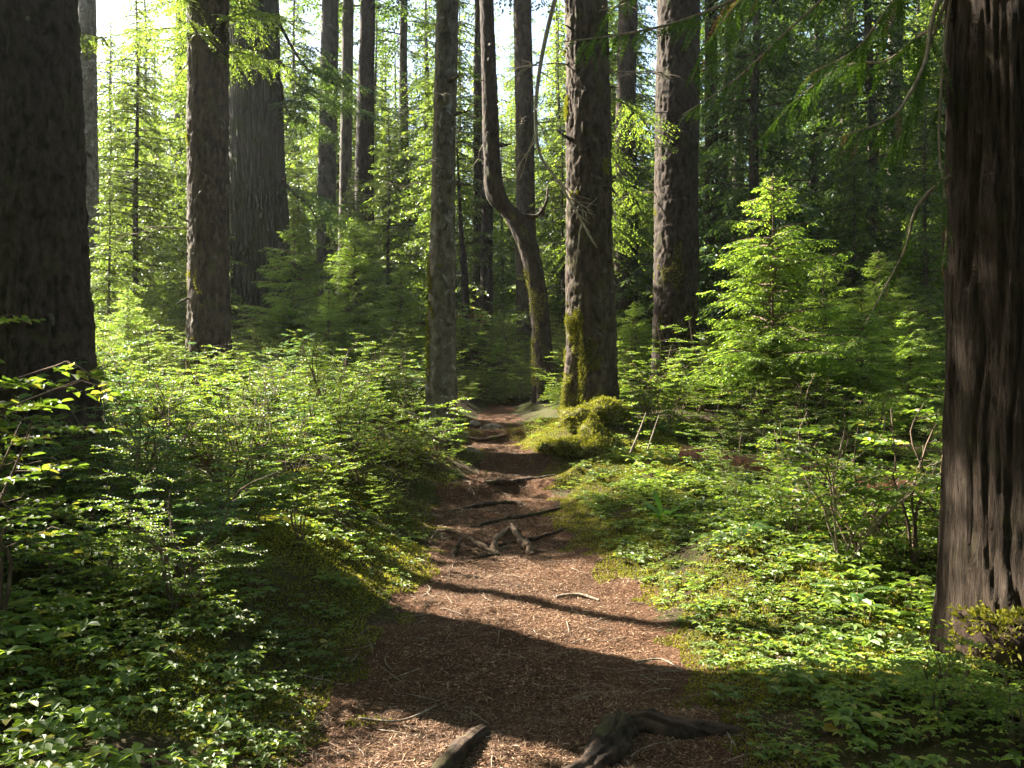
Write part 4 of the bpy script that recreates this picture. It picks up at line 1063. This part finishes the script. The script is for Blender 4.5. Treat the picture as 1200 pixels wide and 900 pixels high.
root([gp(520, 0, 9.3, -.02), gp(560, 0, 9.5, .02), gp(600, 0, 9.6, .01), gp(625, 0, 9.4, -.02)], [.02, .028, .024, .012], 9, 'log')
# roots further up
for i, (a, lb) in enumerate((([gp(560, 0, 10.2, -.02), gp(600, 0, 10.35, .02), gp(640, 0, 10.6, .025), gp(662, 0, 10.9, -.02)], 'dark root edging the hollow step of the path'),
             ([gp(530, 0, 13.6, .0), gp(560, 0, 13.4, .015), gp(598, 0, 13.7, -.02)], 'root crossing the narrow path before it turns'))):
    log_thing('path_root', lb, 'root', a, [.02, .035, .035, .015], 'log', 70 + i, 16, .4)

def stone(name, label, cat, loc, s, mat, seed, sub_=24, rough=.22):
    u, v = np.meshgrid(np.linspace(0, 2 * np.pi, sub_, endpoint=False), np.linspace(.02, np.pi - .02, sub_ // 2))
    D = np.stack([np.cos(u) * np.sin(v), np.sin(u) * np.sin(v), np.cos(v)], -1).reshape(-1, 3)
    r = 1 + rough * fbm(D[:, 0] * 1.6, D[:, 1] * 1.6, D[:, 2] * 1.6, seed, 3)
    V = D * r[:, None] * np.array(s)
    k = sub_; n = sub_ // 2; i = np.arange(n - 1)[:, None] * k; j = np.arange(k)[None]; j2 = (j + 1) % k
    F = np.stack([i + j, i + k + j, i + k + j2, i + j2], -1).reshape(-1, 4)
    o = mesh_obj(name, V, F, M[mat]); o.location = [float(q) for q in loc]
    return tag(o, label, cat), V
M['rock'] = bark_mat('path_stone', (.08, .065, .052), (.24, .20, .165), stretch=(1, 1, 1), scale=9)
stone('stone', 'sunlit pale stone in the narrow bend of the path', 'stone', gp(578, 0, 14.2, .03), (.20, .14, .08), 'rock', 81)
stone('stone', 'smaller stone left of the pale one in the path bend', 'stone', gp(556, 0, 14.6, .03), (.13, .10, .07), 'rock', 82)
stone('stone', 'brown stone at the left edge of the path below the bend', 'stone', gp(551, 0, 12.2, .02), (.13, .11, .08), 'rock', 83)
# mossy stump of two lumps
def mossy_lump(name, label, cat, loc, s, seed, n=5200, ml=.035):
    o, V = stone(name, label, cat, loc, s, 'log', seed, 32, .42)
    r_ = np.random.default_rng(seed); q = V[r_.integers(0, len(V), n)] + r_.normal(0, .012, (n, 3)); Nn = norm(q / np.array(s))
    v, f = strips(q, Nn + r_.normal(0, .6, (n, 3)), r_.normal(0, 1, (n, 3)), ml * r_.uniform(.6, 1.5, n), .014, .1)
    mesh_obj('moss', v, f, M['moss'], o, False)
    return o
def moss_mound(name, label, cat, lumps, seed):
    r_ = np.random.default_rng(seed); mb, mm = MB(), MB(); o0 = np.array(lumps[0][0])
    for q, (loc, sz) in enumerate(lumps):
        o, V = stone('stump_core', None, None, loc, sz, 'log', seed + q, 28, .4)
        me = o.data; f = np.empty(len(me.loops), np.int32); me.loops.foreach_get("vertex_index", f)
        mb.add(V + np.array(loc) - o0, f.reshape(-1, 4)); bpy.data.objects.remove(o)
        n = int(30000 * sz[0]); p = V[r_.integers(0, len(V), n)] + r_.normal(0, .02, (n, 3)); Nn = norm(p / np.array(sz))
        keep = fbm(p[:, 0] * 6, p[:, 1] * 6, p[:, 2] * 6, seed + q, 2) > -.85
        v, f2 = strips(p + np.array(loc) - o0, Nn * .6 + r_.normal(0, .7, (n, 3)) + np.array([0, 0, .3]), r_.normal(0, 1, (n, 3)), .024 * r_.uniform(.5, 1.9, n), .013, .2)
        k = np.repeat(keep, 1); mm.add(v.reshape(-1, 4, 3)[k].reshape(-1, 3), np.arange(k.sum() * 4).reshape(-1, 4))
    t = mb.build(name, M['mossy_core']); t.location = o0.tolist(); tag(t, label, cat)
    mm.build('moss', M['moss'], t, False)
    return t
moss_mound('mossy_stump', 'irregular moss-covered stump against the left foot of the sunlit brown trunk', 'stump',
    [(gp(697, 0, 12.35, .10), (.25, .22, .20)), (gp(710, 0, 12.2, .20), (.15, .14, .12)), (gp(680, 0, 12.3, .06), (.26, .24, .16)), (gp(722, 0, 12.3, .05), (.2, .2, .2))], 91)
moss_mound('mossy_root', 'pale moss-covered root knuckle sloping from the stump to the path', 'root',
    [(gp(694, 0, 11.75, .06), (.15, .2, .20)), (gp(700, 0, 11.5, .0), (.2, .2, .13)), (gp(672, 0, 11.7, .0), (.26, .22, .11)), (gp(650, 0, 11.9, .0), (.22, .2, .10))], 95)
mossy_lump('moss_cushion', 'brownish moss cushion on the foot of the cedar trunk', 'moss', [gx(1190, 4.3), 4.3, hz(gx(1190, 4.3), 4.3) + .08], (.24, .17, .26), 93, 6000, .03)
# leaning dead sticks right of the stump
log_thing('leaning_stick', 'dead grey stick leaning in the shade right of the mossy stump', 'stick', [gp(738, 0, 11.2, .0), gp(748, 0, 11.3, .25), gp(757, 0, 11.4, .5)], [.014, .012, .006], 'twig', 68, 6)
log_thing('leaning_stick', 'forked dead stick beside the leaning grey one in the shade', 'stick', [gp(758, 0, 11.4, .0), gp(764, 0, 11.4, .2), gp(772, 0, 11.5, .45)], [.012, .010, .005], 'twig', 69, 6)

# ------------------------------------------------------------------ damp air
hm = bpy.data.materials.new('haze_air'); hm.use_nodes = True
hn = hm.node_tree; hn.nodes.remove(hn.nodes["Principled BSDF"])
pv = hn.nodes.new("ShaderNodeVolumePrincipled"); pv.inputs["Color"].default_value = (.93, .96, 1, 1)
pv.inputs["Density"].default_value = HAZE; pv.inputs["Anisotropy"].default_value = .45
hn.links.new(pv.outputs[0], hn.nodes["Material Output"].inputs["Volume"])
hx = np.array([[x, y, z] for z in (-2.5, 42.) for y in (-45., 330.) for x in (-230., 230.)])
hf = np.array([[0, 2, 3, 1], [4, 5, 7, 6], [0, 1, 5, 4], [2, 6, 7, 3], [0, 4, 6, 2], [1, 3, 7, 5]])
tag(mesh_obj('haze', hx, hf, hm, None, False), 'thin sunlit haze between the trees', 'haze', kind='stuff')
